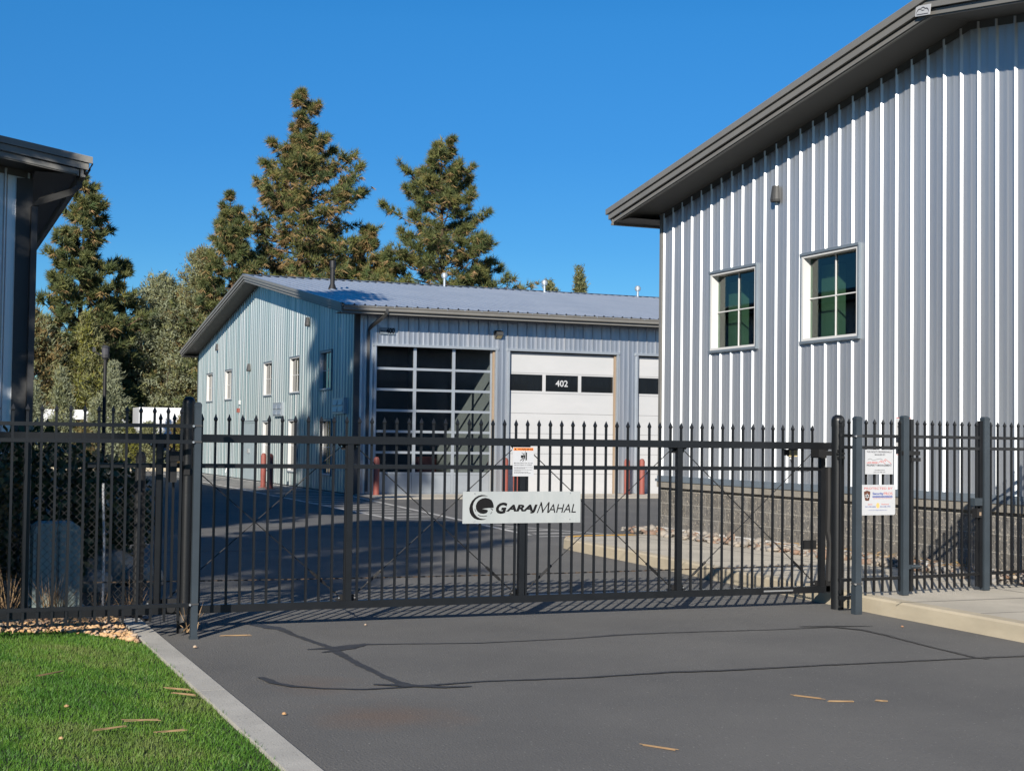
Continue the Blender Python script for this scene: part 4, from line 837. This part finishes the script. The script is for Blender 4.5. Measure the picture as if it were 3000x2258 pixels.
# ------------------------------------------------------------------ lamp post
lmp = thing('street_lamp', 'slim black lamp post with a small top fixture, left of the far trees', 'street lamp', (5.37, 46.0, 0))
MB().lathe((0, 0, 0), [(0.11, 0), (0.11, 0.5), (0.06, 0.55), (0.055, 3.9)], 10).build('pole', 'blackdull', lmp, smooth=True)
lh = MB(); lh.lathe((0, 0, 0), [(0.05, 3.88), (0.12, 3.95), (0.13, 4.05)], 10); lh.box(-0.38, -0.30, -0.06, 0.06, 4.12, 4.26); lh.tube([(0, 0, 3.95), (-0.32, 0, 4.12)], 0.02, 6); lh.lathe((0, 0, 0), [(0.14, 4.26), (0.05, 4.33)], 10); lh.build('lamp_head', 'trimd', lmp)
MB().lathe((0, 0, 0), [(0.11, 4.05), (0.12, 4.26)], 10).build('lens', 'inkgrey', lmp)

# ------------------------------------------------------------------ items behind the left fence
cab = thing('utility_cabinet', 'pale green utility cabinet with rounded top behind the chain-link', 'cabinet', (1.22, 14.0, 0))
cb = MB(); prof = [(-0.20, 0.03), (0.22, 0.03), (0.22, 0.70), (0.20, 0.76), (0.16, 0.79), (-0.14, 0.79), (-0.18, 0.76), (-0.20, 0.70)]
cb.poly([(x, -0.2, z) for x, z in prof], (0, 1, 0), 0.45); cb.build('body', 'box', cab, fix=True)
MB().box(-0.17, -0.165, -0.206, -0.2, 0.08, 0.7).box(0.02, 0.024, -0.206, -0.2, 0.08, 0.72).build('door_seam', 'trimd', cab); MB().box(-0.25, 0.27, -0.25, 0.28, 0, 0.03).build('plinth', 'conc', cab, fix=True); MB().box(-0.27, -0.23, -0.2, -0.14, 0.05, 0.68).build('conduit', 'alu', cab)
sk = thing('marker_stake', 'thin white marker stake standing in the bed behind the fence', 'stake', (1.615, 13.6, 0)); MB().tube([(0.0, 0, 0), (0.0, 0, 0.6), (-0.02, 0, 1.1)], 0.011, 6).build('rod', 'signwhite', sk); MB().tube([(-0.02, 0, 1.1), (-0.02, 0, 1.16)], 0.013, 6).build('tip', 'steel', sk)

# ------------------------------------------------------------------ scattered stones (vectorised)
def ico(r=1):
    bm = bmesh.new(); bmesh.ops.create_icosphere(bm, subdivisions=1, radius=1); v = np.array([x.co[:] for x in bm.verts]); f = np.array([[q.index for q in x.verts] for x in bm.faces]); bm.free(); return v, f
def raw_mesh(name, V, F, mats, mi, parent=None, smooth=False):
    me = bpy.data.meshes.new(name); n = F.shape[1]; me.vertices.add(len(V)); me.vertices.foreach_set('co', V.astype(np.float32).ravel())
    me.loops.add(F.size); me.loops.foreach_set('vertex_index', F.astype(np.int32).ravel()); me.polygons.add(len(F)); me.polygons.foreach_set('loop_start', np.arange(0, F.size, n, dtype=np.int32))
    try: me.polygons.foreach_set('loop_total', np.full(len(F), n, dtype=np.int32))
    except Exception: pass
    for m in mats: me.materials.append(M[m])
    me.polygons.foreach_set('material_index', mi.astype(np.int32))
    me.update(calc_edges=True); me.validate()
    o = bpy.data.objects.new(name, me); COL.objects.link(o)
    if parent: o.parent = parent
    return o
def stones(name, pts, size, mats, seed, flat=0.65):
    rg = np.random.default_rng(seed); v, f = ico(); n = len(pts); pts = np.array(pts); s = size*rg.lognormal(0, 0.35, n)
    jit = 1+rg.uniform(-0.28, 0.28, (n, len(v), 1)); sc = np.stack([rg.uniform(.8, 1.35, n), rg.uniform(.7, 1.1, n), np.full(n, flat)*rg.uniform(.7, 1.2, n)], 1)
    a = rg.uniform(0, 2*pi, n); V = v[None]*jit*sc[:, None, :]*s[:, None, None]
    x = V[..., 0]*np.cos(a)[:, None]-V[..., 1]*np.sin(a)[:, None]; y = V[..., 0]*np.sin(a)[:, None]+V[..., 1]*np.cos(a)[:, None]
    tl = rg.uniform(-.4, .4, n)[:, None]; V = np.stack([x, y, V[..., 2]+x*tl], 2)+pts[:, None, :]
    F = f[None]+(np.arange(n)*len(v))[:, None, None]
    mi = np.repeat(rg.integers(0, len(mats), n), len(f))
    return raw_mesh(name, V.reshape(-1, 3), F.reshape(-1, 3), mats, mi)
rg = np.random.default_rng(3); P = []
def grass_edge(x): 
    return 12.2 if x < 0.7 else (12.2-(x-0.7)*0.2 if x < 1.1 else 12.12-(x-1.1)**1.5*2.2)
while len(P) < 7500:
    x, y = rg.uniform(-2.2, 1.62), rg.uniform(11.1, 13.6)
    if y > grass_edge(x)-0.03 and (y < 12.9 or x < 0.9): P.append((x, y, 0.03+rg.uniform(0, 0.02)))
tag(stones('gravel', P, 0.0175, ['gravel', 'gravel', 'gravel2'], 5), 'tan and orange gravel between the lawn and the left fence', 'gravel', kind='stuff')
P = []
while len(P) < 1500:
    y = rg.uniform(6, 21.3); x = rg.uniform(10.75-(0.15*rg.random()), 11.36)
    P.append((x, y, 0.15+rg.uniform(0, 0.05)))
tag(stones('river_rocks', P, 0.045, ['rock', 'rock', 'rock', 'rock2'], 6, 0.6), 'grey and brown river rocks along the foot of the block wall', 'rocks', kind='stuff')
P = []
while len(P) < 500:
    y = rg.uniform(6, 17); P.append((rg.uniform(10.9, 11.3), y, 0.21+rg.uniform(0, 0.03)))
def blades(name, C, D, Lh, W_, mats, mi, bend=0.0, parent=None):
    """C base points (n,3), D unit directions (n,3), one tapered triangle each"""
    rg = np.random.default_rng(11); n = len(C); r = rg.normal(size=(n, 3)); s = np.cross(D, r); s /= np.linalg.norm(s, axis=1)[:, None]+1e-9
    V = np.stack([C-s*W_[:, None]/2, C+s*W_[:, None]/2, C+D*Lh[:, None]], 1); F = np.arange(3*n).reshape(n, 3)
    return raw_mesh(name, V.reshape(-1, 3), F, mats, mi, parent)
def unit(v): return v/(np.linalg.norm(v, axis=-1, keepdims=True)+1e-9)
n = 420
C = np.stack([rg.uniform(10.85, 11.25, n), rg.uniform(6, 17, n), np.full(n, 0.24)], 1); D = unit(rg.normal(size=(n, 3))*[1, 1, .12]+[0, 0, .1])
tag(blades('needle_litter', C, D, rg.uniform(.1, .22, n), np.full(n, .014), ['needleb', 'rock2'], rg.integers(0, 2, n)), 'fallen orange-brown pine needles lying on the rocks by the wall', 'needle litter', kind='stuff')

# ------------------------------------------------------------------ lawn
n = 210000; x = rg.uniform(-2.4, 1.66, n); y = rg.uniform(4.8, 12.2, n)
keep = (y < np.array([grass_edge(q) for q in x])+rg.normal(0, .035, n)) & (x < 1.642+.006*np.sin(y*5.3)+rg.normal(0, .008, n)) & (x > 0.022*y-0.5)
x, y = x[keep], y[keep]; n = len(x)
C = np.stack([x, y, np.where(x > 1.648, .043, 0.022)], 1); D = unit(np.stack([rg.normal(0, .42, n)+0.12, rg.normal(0, .42, n), np.ones(n)], 1))
patch = np.sin(x*5.1+y*1.3+np.sin(y*2.3))+np.sin(y*2.2-x*3.7+1+np.sin(x*6))+.6*np.sin(x*13+y*9)+rg.normal(0, .75, n); mi = np.where(patch > .9, 1, np.where(patch < -.5, 2, 0))
tag(blades('lawn', C, D, rg.uniform(.018, .034, n), rg.uniform(.0035, .0065, n), ['grass', 'grassd', 'grassk'], mi), 'short mown green lawn at the lower left corner', 'grass', kind='stuff')
# fallen needle bundles and small stones
def bundle(pts, label, grp, z=0.004, w_=0.0045, name='fallen_needles'):
    mb = MB(); a, b = Vector(pts[0]), Vector(pts[1]); m_ = (a+b)/2
    for q in range(3):
        o_ = Vector((random.uniform(-.012, .012), random.uniform(-.02, .02))); k2 = random.uniform(.75, 1)
        mb.bar((*(m_+(a-m_)*k2+o_), z+0.003*q), (*(m_+(b-m_)*k2-o_), z+0.003*q+0.002), w_, 0.003)
    tag(mb.build(name, 'drygrass'), label, 'pine needles', grp)
gA, gL = 'dry pine needles on the asphalt', 'dry pine needles on the lawn'
for p, l in ((((3.58, 6.88), (3.70, 6.70)), 'dry needle bundle on the asphalt at the bottom centre of the picture'), (((5.19, 7.93), (5.31, 7.72)), 'dry needle bundle on the asphalt, left one of the pair below the lower tar line'), (((5.27, 7.69), (5.45, 7.57)), 'dry needle bundle on the asphalt, right one of the pair below the lower tar line'), (((5.58, 7.58), (5.65, 7.55)), 'short needle scrap on the asphalt right of the needle pair'), (((2.30, 11.72), (2.55, 11.64)), 'pale needle strand on the asphalt beside the left gate post')): bundle(p, l, gA)
for p, l in ((((0.75, 9.75), (0.95, 9.90)), 'dry needles on the lawn near the left picture edge, highest of the bundles'), (((1.44, 9.08), (1.60, 8.93)), 'dry needles on the lawn beside the kerb, upper of the two'), (((1.46, 8.91), (1.59, 8.72)), 'dry needles on the lawn beside the kerb, lower of the two'), (((1.08, 8.12), (1.27, 8.04)), 'dry needles on the lawn above the lowest bundles'), (((0.90, 7.90), (1.08, 7.92)), 'dry needles on the lawn, left one of the two lowest bundles'), (((1.19, 7.72), (1.36, 7.75)), 'dry needles on the lawn, right one of the two lowest bundles')): bundle(p, l, gL, z=0.06, w_=0.0045)
def pebble(x, y, z, s, m_, label, grp, name='pebble'):
    s *= .75; v, f = ico(); o = MB().add([(x+a*s*random.uniform(.8, 1.25), y+b*s, z+c_*s*.7) for a, b, c_ in v], [tuple(q) for q in f]).build(name, m_); tag(o, label, 'pebble' if name == 'pebble' else 'leaf', grp)
gp = 'loose pebbles'
pebble(2.01, 8.29, .012, .018, 'gravel', 'orange pebble lying on the asphalt near the lawn kerb', gp); pebble(2.0, 11.1, .014, .022, 'gravel2', 'pale pebble on the asphalt below the left gate posts', gp); pebble(3.6, 12.0, .012, .016, 'gravel2', 'small pale pebble just in front of the left half of the gate', gp)
pebble(8.05, 10.55, .012, .018, 'gravel2', 'white pebble on the asphalt near the right kerb', gp); pebble(1.75, 6.62, .05, .02, 'gravel2', 'pale chip on the left kerb edge at the bottom', gp)
pebble(0.85, 8.76, .04, .018, 'gravel', 'orange pebble on the lawn, upper of the two', gp); pebble(0.74, 7.85, .04, .017, 'gravel', 'orange pebble on the lawn near the bottom left', gp)

# ------------------------------------------------------------------ vegetation
def conifer(name, label, x, y, H, R_, seed, kind='pine', z_low=0.12, brown=0.2, mats=('needle', 'needled', 'needleb'), ntuft=3000, nn=13, nl=0.34, nw=0.05, group=None, prof=None, lean=0, lobes=0, trunk=True, bark='bark', cat='tree', droop=0.0, r0=None, k=1.0):
    x *= k; y *= k; H = 1.6+(H-1.6)*k; R_ *= k; nl *= k; nw *= k
    rg = np.random.default_rng(seed); t_ = thing(name, label, cat, (x, y, 0), 0, group); r0 = r0 or max(0.05, H*0.014)
    prof = prof or (lambda t: (t**0.85)*(1.0 if t < .8 else 1-(t-.8)*1.2))      # t = 0 apex .. 1 lowest branch
    nb = int(70+H*4.6) if kind == 'pine' else int(60+H*14); wood = MB(); C = []; D = []; Bn = []
    hl = np.sort(rg.uniform(0, 1, nb))**0.75
    wobx, woby = rg.normal(0, .012*H, 2); ga = rg.uniform(0, 6)
    px = lambda z: lean*(z/H)**2+wobx*sin(z/H*4); py = lambda z: woby*sin(z/H*3.3+1)*(z/H)
    if trunk:
        wood.tube([(px(H*k/10), py(H*k/10), H*k/10*0.985) for k in range(11)], [r0*(1.05-k/10)+0.01 for k in range(11)], 8)
    per = max(3, int(ntuft/nb))
    sect = rg.uniform(.86, 1.10, 12)        # uneven outline by sector and height
    for i in range(nb):
        t = hl[i]; z0 = H*(1-t*(1-z_low)); az = ga+i*2.39996+rg.normal(0, .3)
        L = R_*prof(t)*(rg.uniform(.74, 1.08) if rg.random() < .8 else rg.uniform(.4, .7))*sect[int((az % (2*pi))/(2*pi)*12) % 12]*(0.90+0.09*sin(t*17+seed))+0.03*R_*(t < .1)
        if L < 0.05: L = 0.05
        if kind == 'pine': el = (0.75-0.80*t)+rg.normal(0, .12)
        else: el = rg.normal(0.85-0.45*t, .2)
        d = np.array([cos(az)*cos(el), sin(az)*cos(el), sin(el)]); o = np.array([px(z0), py(z0), z0])
        m_ = o+d*L*0.55+[0, 0, -0.05*L-droop*L*.3]; e = o+d*L+[0, 0, (0.10 if kind == 'pine' else .12)*L-droop*L]
        if L > .3 and (kind == 'pine' or i % 3 == 0): wood.tube([o, m_, e], [max(.012, L*0.017), max(.01, L*.011), .006], 4, cap=False)
        ns = max(2, int(per/ (4 if kind == 'pine' else 3))); 
        for q in range(ns):
            s = rg.uniform(.28, 1)**.8 if kind == 'pine' else rg.uniform(.15, 1); b = (1-s)**2*o+2*s*(1-s)*m_+s*s*e
            sd = unit(np.array([-sin(az), cos(az), 0])*rg.choice([-1, 1])+d*rg.uniform(.2, 1.2)+[0, 0, rg.normal(.15, .25)]); sl = L*rg.uniform(.12, .34)*(1.15-s*.6)
            e2 = b+sd*sl
            if kind == 'pine' and sl > .35: wood.tube([b, e2], [.016, .006], 3, cap=False)
            for r_ in range(4 if kind == 'pine' else 3):
                w_ = rg.uniform(.35, 1.05); c = b+(e2-b)*w_+rg.normal(0, .05*L**.5*(1 if kind == 'pine' else 1.4), 3); C.append(c); D.append(unit(sd*.8+d*.3+[0, 0, .55 if kind == 'pine' else .8])); Bn.append(rg.random() < brown*(1.5 if s < .7 else .7))
        C.append(e); D.append(unit(d+[0, 0, .5])); Bn.append(False)
    for k in range(6): C.append(np.array([px(H), py(H), H*(0.985-k*.012)])); D.append(np.array([0, 0, 1.])); Bn.append(False)
    C = np.array(C); D = np.array(D); Bn = np.array(Bn); n = len(C)
    sg = .55 if kind == 'pine' else .75
    dirs = unit(D[:, None, :]*(.75 if kind == 'pine' else .9)+rg.normal(0, sg, (n, nn, 3)))
    if Bn.any() and kind == 'pine': dirs[Bn] = unit(dirs[Bn]*[1, 1, .6]+[0, 0, -.75])
    cc = np.repeat(C[:, None, :], nn, 1)+rg.normal(0, nl*(.06 if kind == 'pine' else .5), (n, nn, 3)); mi = np.where(Bn, 2, (rg.random(n) < .35).astype(int)); mi = np.repeat(mi[:, None], nn, 1)
    Ln = nl*rg.uniform(.6, 1.15, n*nn); Wn = nw*rg.uniform(.7, 1.3, n*nn)
    blades('crown', cc.reshape(-1, 3), dirs.reshape(-1, 3), Ln, Wn, list(mats), mi.ravel(), parent=t_)
    if wood.v: wood.build('trunk', bark, t_)
    return t_
JM = ('juniper', 'juniperg', 'juniperb')
gt = 'trees beyond the metal workshop'
lin = lambda t: t**0.9
wide = lambda t: min(1, t*1.5)**.75*(1 if t < .85 else 1-(t-.85)*1.5)
conifer('pine_tree', 'tallest ponderosa pine with rusty brown needles, left of centre behind building 400', 21.1, 85, 22.2, 8.6, 1, z_low=.16, brown=.30, ntuft=11500, nn=16, nl=.44, nw=.040, group=gt, prof=lambda t: t**.80)
conifer('pine_tree', 'second tall ponderosa pine, greener, behind the middle of the workshop roof', 28.2, 80, 19.3, 7.5, 22, z_low=.2, brown=.12, ntuft=8500, nn=16, nl=.44, nw=.038, group=gt, prof=lambda t: t**.72)
conifer('pine_tree', 'dark pine rising beside the left building gutter', 6.25, 62, 12.1, 3.4, 3, z_low=.12, brown=.08, k=1.3, mats=('needled', 'needle', 'needleb'), ntuft=5600, nn=14, nl=.33, nw=.045, group=gt, prof=lambda t: t**.62)
conifer('pine_tree', 'low dark pine just right of the left-hand pine', 8.1, 63, 8.9, 2.4, 34, z_low=.15, brown=.05, k=1.3, mats=('needled', 'needled', 'needle'), ntuft=1800, nn=13, nl=.32, nw=.045, group=gt)
conifer('pine_tree', 'short green pine nestled against the left flank of the tallest pine', 16.0, 80, 14.8, 5.6, 35, z_low=.1, brown=.15, mats=('needled', 'needle', 'needleb'), ntuft=5000, nn=14, nl=.40, nw=.05, group=gt)
conifer('pine_tree', 'bushy brown-tinged pine filling the gap between the two tall pines', 25.0, 84, 14.0, 7.2, 36, z_low=.1, brown=.25, ntuft=6200, nn=14, nl=.42, nw=.055, group=gt)
conifer('pine_tree', 'low pine at the right foot of the second tall pine', 32.6, 84, 11.9, 4.2, 37, z_low=.1, brown=.12, mats=('needled', 'needle', 'needleb'), ntuft=2400, nn=14, nl=.40, nw=.05, group=gt)
conifer('cedar_tree', 'grey-brown cedar left of the workshop ridge', 14.4, 81, 11.8, 3.6, 38, 'jun', z_low=.08, brown=.2, mats=JM, ntuft=5200, nn=10, nl=.24, nw=.05, group=gt, prof=wide, bark='greybark')
conifer('juniper_tree', 'large grey-green juniper between the left pine and the workshop gable', 9.8, 64, 8.5, 3.1, 40, 'jun', k=1.28, z_low=.03, brown=.05, mats=('juniperg', 'juniper', 'juniperb'), ntuft=7000, nn=10, nl=.20, nw=.045, group=gt, prof=wide, bark='greybark')
conifer('juniper_tree', 'olive juniper in front of the large grey one, touching the gable edge', 10.9, 66, 7.4, 3.0, 41, 'jun', k=1.28, z_low=.03, brown=.10, mats=JM, ntuft=6200, nn=10, nl=.20, nw=.045, group=gt, prof=wide, bark='greybark')
conifer('juniper_tree', 'pale grey juniper left of the lamp post', 7.5, 65, 7.0, 2.8, 42, 'jun', k=1.28, z_low=.03, brown=.05, mats=('juniperg', 'juniper', 'juniperb'), ntuft=3800, nn=10, nl=.20, nw=.045, group=gt, prof=wide, bark='greybark')
conifer('juniper_tree', 'narrow dark green juniper below the left-hand pine', 6.3, 60, 6.3, 1.5, 43, 'jun', k=1.28, z_low=.03, brown=.05, mats=('juniper', 'yellowgreen', 'juniperb'), ntuft=2400, nn=10, nl=.2, nw=.045, group=gt, prof=wide, bark='greybark')
conifer('juniper_tree', 'brown straggly juniper beside the left building downspout', 4.3, 60, 6.4, 2.5, 44, 'jun', k=1.28, z_low=.03, brown=.45, mats=JM, ntuft=3200, nn=9, nl=.2, nw=.045, group=gt, prof=wide, bark='greybark')
conifer('juniper_tree', 'brownish low juniper between the downspout and the lamp post', 5.7, 64, 4.6, 1.9, 45, 'jun', k=1.28, z_low=.03, brown=.5, mats=JM, ntuft=2600, nn=9, nl=.2, nw=.045, group=gt, prof=wide, bark='greybark')
conifer('spruce_tree', 'small distant conifer above the roof, leftmost of the far pair', 42.5, 97, 13.2, 3.0, 50, 'jun', z_low=.2, brown=.1, mats=('juniper', 'needled', 'juniperb'), ntuft=1300, nn=9, nl=.3, nw=.07, group=gt, prof=lambda t: t**1.15)
conifer('spruce_tree', 'twin-topped distant conifer above the roof at the right', 45.2, 97, 14.2, 3.4, 51, 'jun', z_low=.2, brown=.1, mats=('juniper', 'needled', 'juniperb'), ntuft=2000, nn=9, nl=.3, nw=.07, group=gt, prof=lambda t: t**1.15)
conifer('spruce_tree', 'tiny spire of a far conifer just right of the leftmost far one', 44.2, 99, 12.7, 2.0, 52, 'jun', z_low=.2, brown=.1, mats=('juniper', 'needled', 'juniperb'), ntuft=700, nn=9, nl=.3, nw=.07, group=gt, prof=lambda t: t**1.15)
gb = 'upright shrubs along the far kerb'; br_ = lambda t: min(1, t*2.2)**.8
for i, (x_, h_, r_, l, mm) in enumerate(((4.45, 3.5, .75, 'leftmost blue-green upright shrub by the far kerb', ('juniperg', 'juniperg', 'juniper')), (5.55, 4.2, .8, 'upright shrub with a feathery tip, second from the left by the far kerb', ('juniperg', 'juniper', 'juniper')), (7.55, 4.6, .95, 'tall blue-green upright shrub right of the lamp post', ('juniperg', 'juniperg', 'juniper')), (6.9, 2.9, .6, 'small upright shrub just left of the lamp post', ('juniperg', 'juniper', 'juniper')), (9.1, 1.9, .8, 'round green shrub on the far kerb below the parked vehicles', ('juniper', 'juniperg', 'juniper')), (8.2, 1.7, .8, 'low yellow-green shrub on the far kerb', ('yellowgreen', 'juniper', 'juniper')), (10.5, 2.3, .75, 'golden brown shrub at the far kerb beside the gable', ('juniperb', 'yellowgreen', 'juniperb')), (6.4, 1.8, .9, 'low brown shrub on the far kerb', ('juniperb', 'juniper', 'juniperb')), (5.1, 1.6, .9, 'low olive shrub on the far kerb at the left', JM))):
    conifer('shrub', l, x_*68/58*0.93, 67.6, h_*1.05, r_*.8, 60+i, 'jun', z_low=.02, brown=.06, mats=mm, ntuft=1500, nn=10, nl=.2, nw=.045, group=gb, prof=br_, trunk=False, cat='shrub')
# trees beside and behind the camera whose shade falls over the yard
gs = 'pines outside the left of the frame'
conifer('pine_tree', 'tall pine left of the lawn, outside the picture, shading the yard', -7.3, 15.6, 22.2, 5.2, 70, z_low=.2, brown=.1, ntuft=7000, nn=12, nl=.40, nw=.12, group=gs, prof=lambda t: t**.55)
conifer('pine_tree', 'pine just left of the lawn, outside the picture', -5.0, 7.9, 10.5, 2.3, 71, z_low=.28, brown=.1, ntuft=3400, nn=12, nl=.34, nw=.12, group=gs, prof=lambda t: t**.6)
conifer('pine_tree', 'high-crowned pine behind the camera to the left, outside the picture', -10.9, -2.4, 15.5, 3.3, 73, z_low=.68, brown=.1, ntuft=2000, nn=12, nl=.38, nw=.10, group=gs, prof=lambda t: t**.5)
conifer('pine_tree', 'pine farther off beyond the left picture edge, outside the picture', -9.2, 10.5, 17.0, 4.4, 72, z_low=.2, brown=.1, ntuft=3600, nn=12, nl=.40, nw=.11, group=gs, prof=lambda t: t**.6)
# shady shrub behind the left fence: leaves + stems
def leafy(name, label, x, y, rx_, ry_, h, n, seed, mats, size=.06, sun_=0):
    rg = np.random.default_rng(seed); t_ = thing(name, label, 'shrub', (x, y, 0)); u_ = unit(rg.normal(size=(n, 3))); r_ = rg.uniform(.25, 1, n)**.5
    C = u_*r_[:, None]*[rx_, ry_, h*.5]+[0, 0, h*.52]; C[:, 2] = np.maximum(C[:, 2], .05); D = unit(rg.normal(size=(n, 3))+u_*.6); W_ = size*rg.uniform(.5, .9, n); L_ = size*rg.uniform(.8, 1.4, n)
    s = unit(np.cross(D, rg.normal(size=(n, 3)))); V = np.stack([C, C+D*L_[:, None]*.5+s*W_[:, None]*.5, C+D*L_[:, None], C+D*L_[:, None]*.5-s*W_[:, None]*.5], 1)
    raw_mesh('foliage', V.reshape(-1, 3), np.arange(4*n).reshape(n, 4), mats, rg.integers(0, len(mats), n), t_)
    w_ = MB()
    for q in range(14): a = rg.uniform(0, 2*pi); e = rg.uniform(.3, .8); w_.tube([(rg.normal(0, .06), rg.normal(0, .06), 0), (cos(a)*rx_*e*.5, sin(a)*ry_*e*.5, h*.45), (cos(a)*rx_*e, sin(a)*ry_*e, h*rg.uniform(.6, .9))], [.012, .008, .003], 5)
    w_.build('stems', 'greybark', t_); return t_
gsb = 'shrubs in the shaded bed behind the left fence'
leafy('shrub', 'dark leafy shrub above the utility cabinet behind the left fence', 1.15, 15.3, .75, .7, 1.65, 3200, 80, ['leafdark'], .09)
leafy('shrub', 'large shaded shrub at the left picture edge behind the fence', 0.25, 14.6, .75, .8, 1.7, 3200, 81, ['leafdark', 'juniperb'], .08)
leafy('shrub', 'drooping shaded shrub right of the utility cabinet', 1.95, 16.6, .55, .6, 1.35, 1800, 82, ['leafdark'], .09)
tw = thing('lime_twig', 'bright lime leaf cluster catching the sun in front of the dark shrub', 'twig', (1.22, 13.72, 0.98)); lf = MB()
for q in range(9):
    a = Vector((random.uniform(-.05, .09), random.uniform(-.03, .03), random.uniform(-.04, .07))); d = Vector((random.uniform(-1, 1), -.4, random.uniform(-.6, .6))).normalized()*.045; s_ = Vector((d.z, 0.2, -d.x)).normalized()*.016; lf.add([a, a+d*.5+s_, a+d, a+d*.5-s_], [(0, 1, 2, 3)])
lf.build('leaves', 'leaflime', tw); MB().tube([(0.02, 0.1, -.95), (0, .05, -.3), (0.02, 0, 0.03)], .004, 5).build('stem', 'greybark', tw)
def tuft(label, x, y, h, n, seed):
    rg = np.random.default_rng(seed); C = np.stack([rg.normal(0, .03, n)+x, rg.normal(0, .03, n)+y, np.full(n, .02)], 1); D = unit(np.stack([rg.normal(0, .42, n), rg.normal(0, .35, n), np.ones(n)], 1))
    tag(blades('dry_grass_tuft', C, D, h*rg.uniform(.5, 1.1, n), np.full(n, .011), ['drygrass'], np.zeros(n, int)), label, 'grass tuft', 'dry grass tufts in the bed')
tuft('dry straw tuft in front of the utility cabinet', 1.15, 13.1, .42, 60, 90); tuft('dry straw tuft at the left picture edge behind the fence', .78, 13.2, .5, 50, 91); tuft('dry weeds at the foot of the round left gate post', 2.1, 11.9, .28, 14, 92); tuft('dry straw tuft between the cabinet and the marker stake', 1.5, 13.0, .34, 26, 93); tuft('dry straw tuft against the dark guide post', 1.8, 13.25, .4, 22, 94)
def boulder(x, y, s, m_, label, sd):
    random.seed(sd); v, f = ico(); bm = bmesh.new(); bmesh.ops.create_icosphere(bm, subdivisions=2, radius=1)
    for q in bm.verts: q.co = Vector((q.co.x*s[0], q.co.y*s[1], q.co.z*s[2]))*random.uniform(.86, 1.12)
    me = bpy.data.meshes.new('boulder'); bm.to_mesh(me); bm.free(); me.materials.append(M[m_]); o = bpy.data.objects.new('boulder', me); COL.objects.link(o); o.location = (x, y, s[2]*.6); tag(o, label, 'boulder', 'pale boulders behind the left fence')
boulder(1.98, 16.2, (.28, .3, .24), 'rock', 'largest pale boulder right of the utility cabinet', 1); boulder(2.3, 15.9, (.22, .2, .14), 'rock', 'flat pale boulder at the right end of the rock pile', 2); boulder(1.72, 15.3, (.18, .2, .16), 'rock', 'small boulder nearest the cabinet', 3); boulder(.95, 13.3, (.09, .08, .06), 'gravel2', 'cream stone at the left foot of the cabinet', 4); boulder(1.47, 13.35, (.085, .07, .05), 'gravel2', 'cream stone at the right foot of the cabinet', 5)

# ------------------------------------------------------------------ parked vehicles far behind the shrubs
def wheels(par, xs_, y, r=.36):
    for x in xs_:
        o = MB().tube([(x, y-.12, r), (x, y+.12, r)], r, 14).build('wheel', 'blackdull', par); MB().tube([(x, y-.13, r), (x, y-.12, r)], r*.55, 10).build('rim', 'alu', o)
def body(par, name, prof, w_, m_): return MB().poly([(x, -w_/2, z) for x, z in prof], (0, 1, 0), w_).build(name, m_, par, fix=True)
v1 = thing('camper_van', 'white camper with a raised dark window seen between shrubs at the left', 'vehicle', (7.75, 72.5, 0))
body(v1, 'body', [(-2.4, .4), (2.4, .4), (2.5, 1.2), (1.5, 2.35), (-.4, 2.75), (-2.4, 2.75)], 1.9, 'carwhite'); MB().poly([(.1, -.97, 1.9), (1.3, -.97, 1.75), (.7, -.97, 2.45), (.1, -.97, 2.5)], (0, 1, 0), .01).build('window', 'glass', v1); MB().poly([(-2, -.97, 1.7), (-.3, -.97, 1.7), (-.3, -.97, 2.3), (-2, -.97, 2.3)], (0, 1, 0), .01).build('window', 'glass', v1); wheels(v1, (-1.5, 1.6), -.9)
v2 = thing('parked_car', 'pale silver car parked behind the green shrubs', 'car', (9.9, 72, 0))
body(v2, 'body', [(-2.3, .35), (2.3, .35), (2.35, .95), (1.3, 1.15), (.6, 1.75), (-1.4, 1.8), (-2.2, 1.2)], 1.8, 'carsilver'); MB().poly([(-1.3, -.92, 1.2), (.9, -.92, 1.2), (.4, -.92, 1.65), (-1.2, -.92, 1.7)], (0, 1, 0), .01).build('window', 'glass', v2); wheels(v2, (-1.4, 1.4), -.85); MB().box(-2.33, -2.28, -.8, -.5, .9, 1.05).build('tail_light', 'red', v2)
v3 = thing('box_trailer', 'white box trailer partly hidden behind the golden shrub near the gable', 'trailer', (12.0, 73.5, 0))
body(v3, 'body', [(-1.9, .5), (1.9, .5), (1.9, 2.95), (-1.9, 2.95)], 2.2, 'carwhite'); MB().box(-1.95, 1.95, -1.13, -1.1, .5, .75).build('skirt', 'red', v3); mbx = MB(); [mbx.box(q, q+.03, -1.125, -1.1, .8, 2.9) for q in (-1.2, -.5, .2, .9)]; mbx.build('seam', 'alu', v3); wheels(v3, (-.5, .4), -1.05)
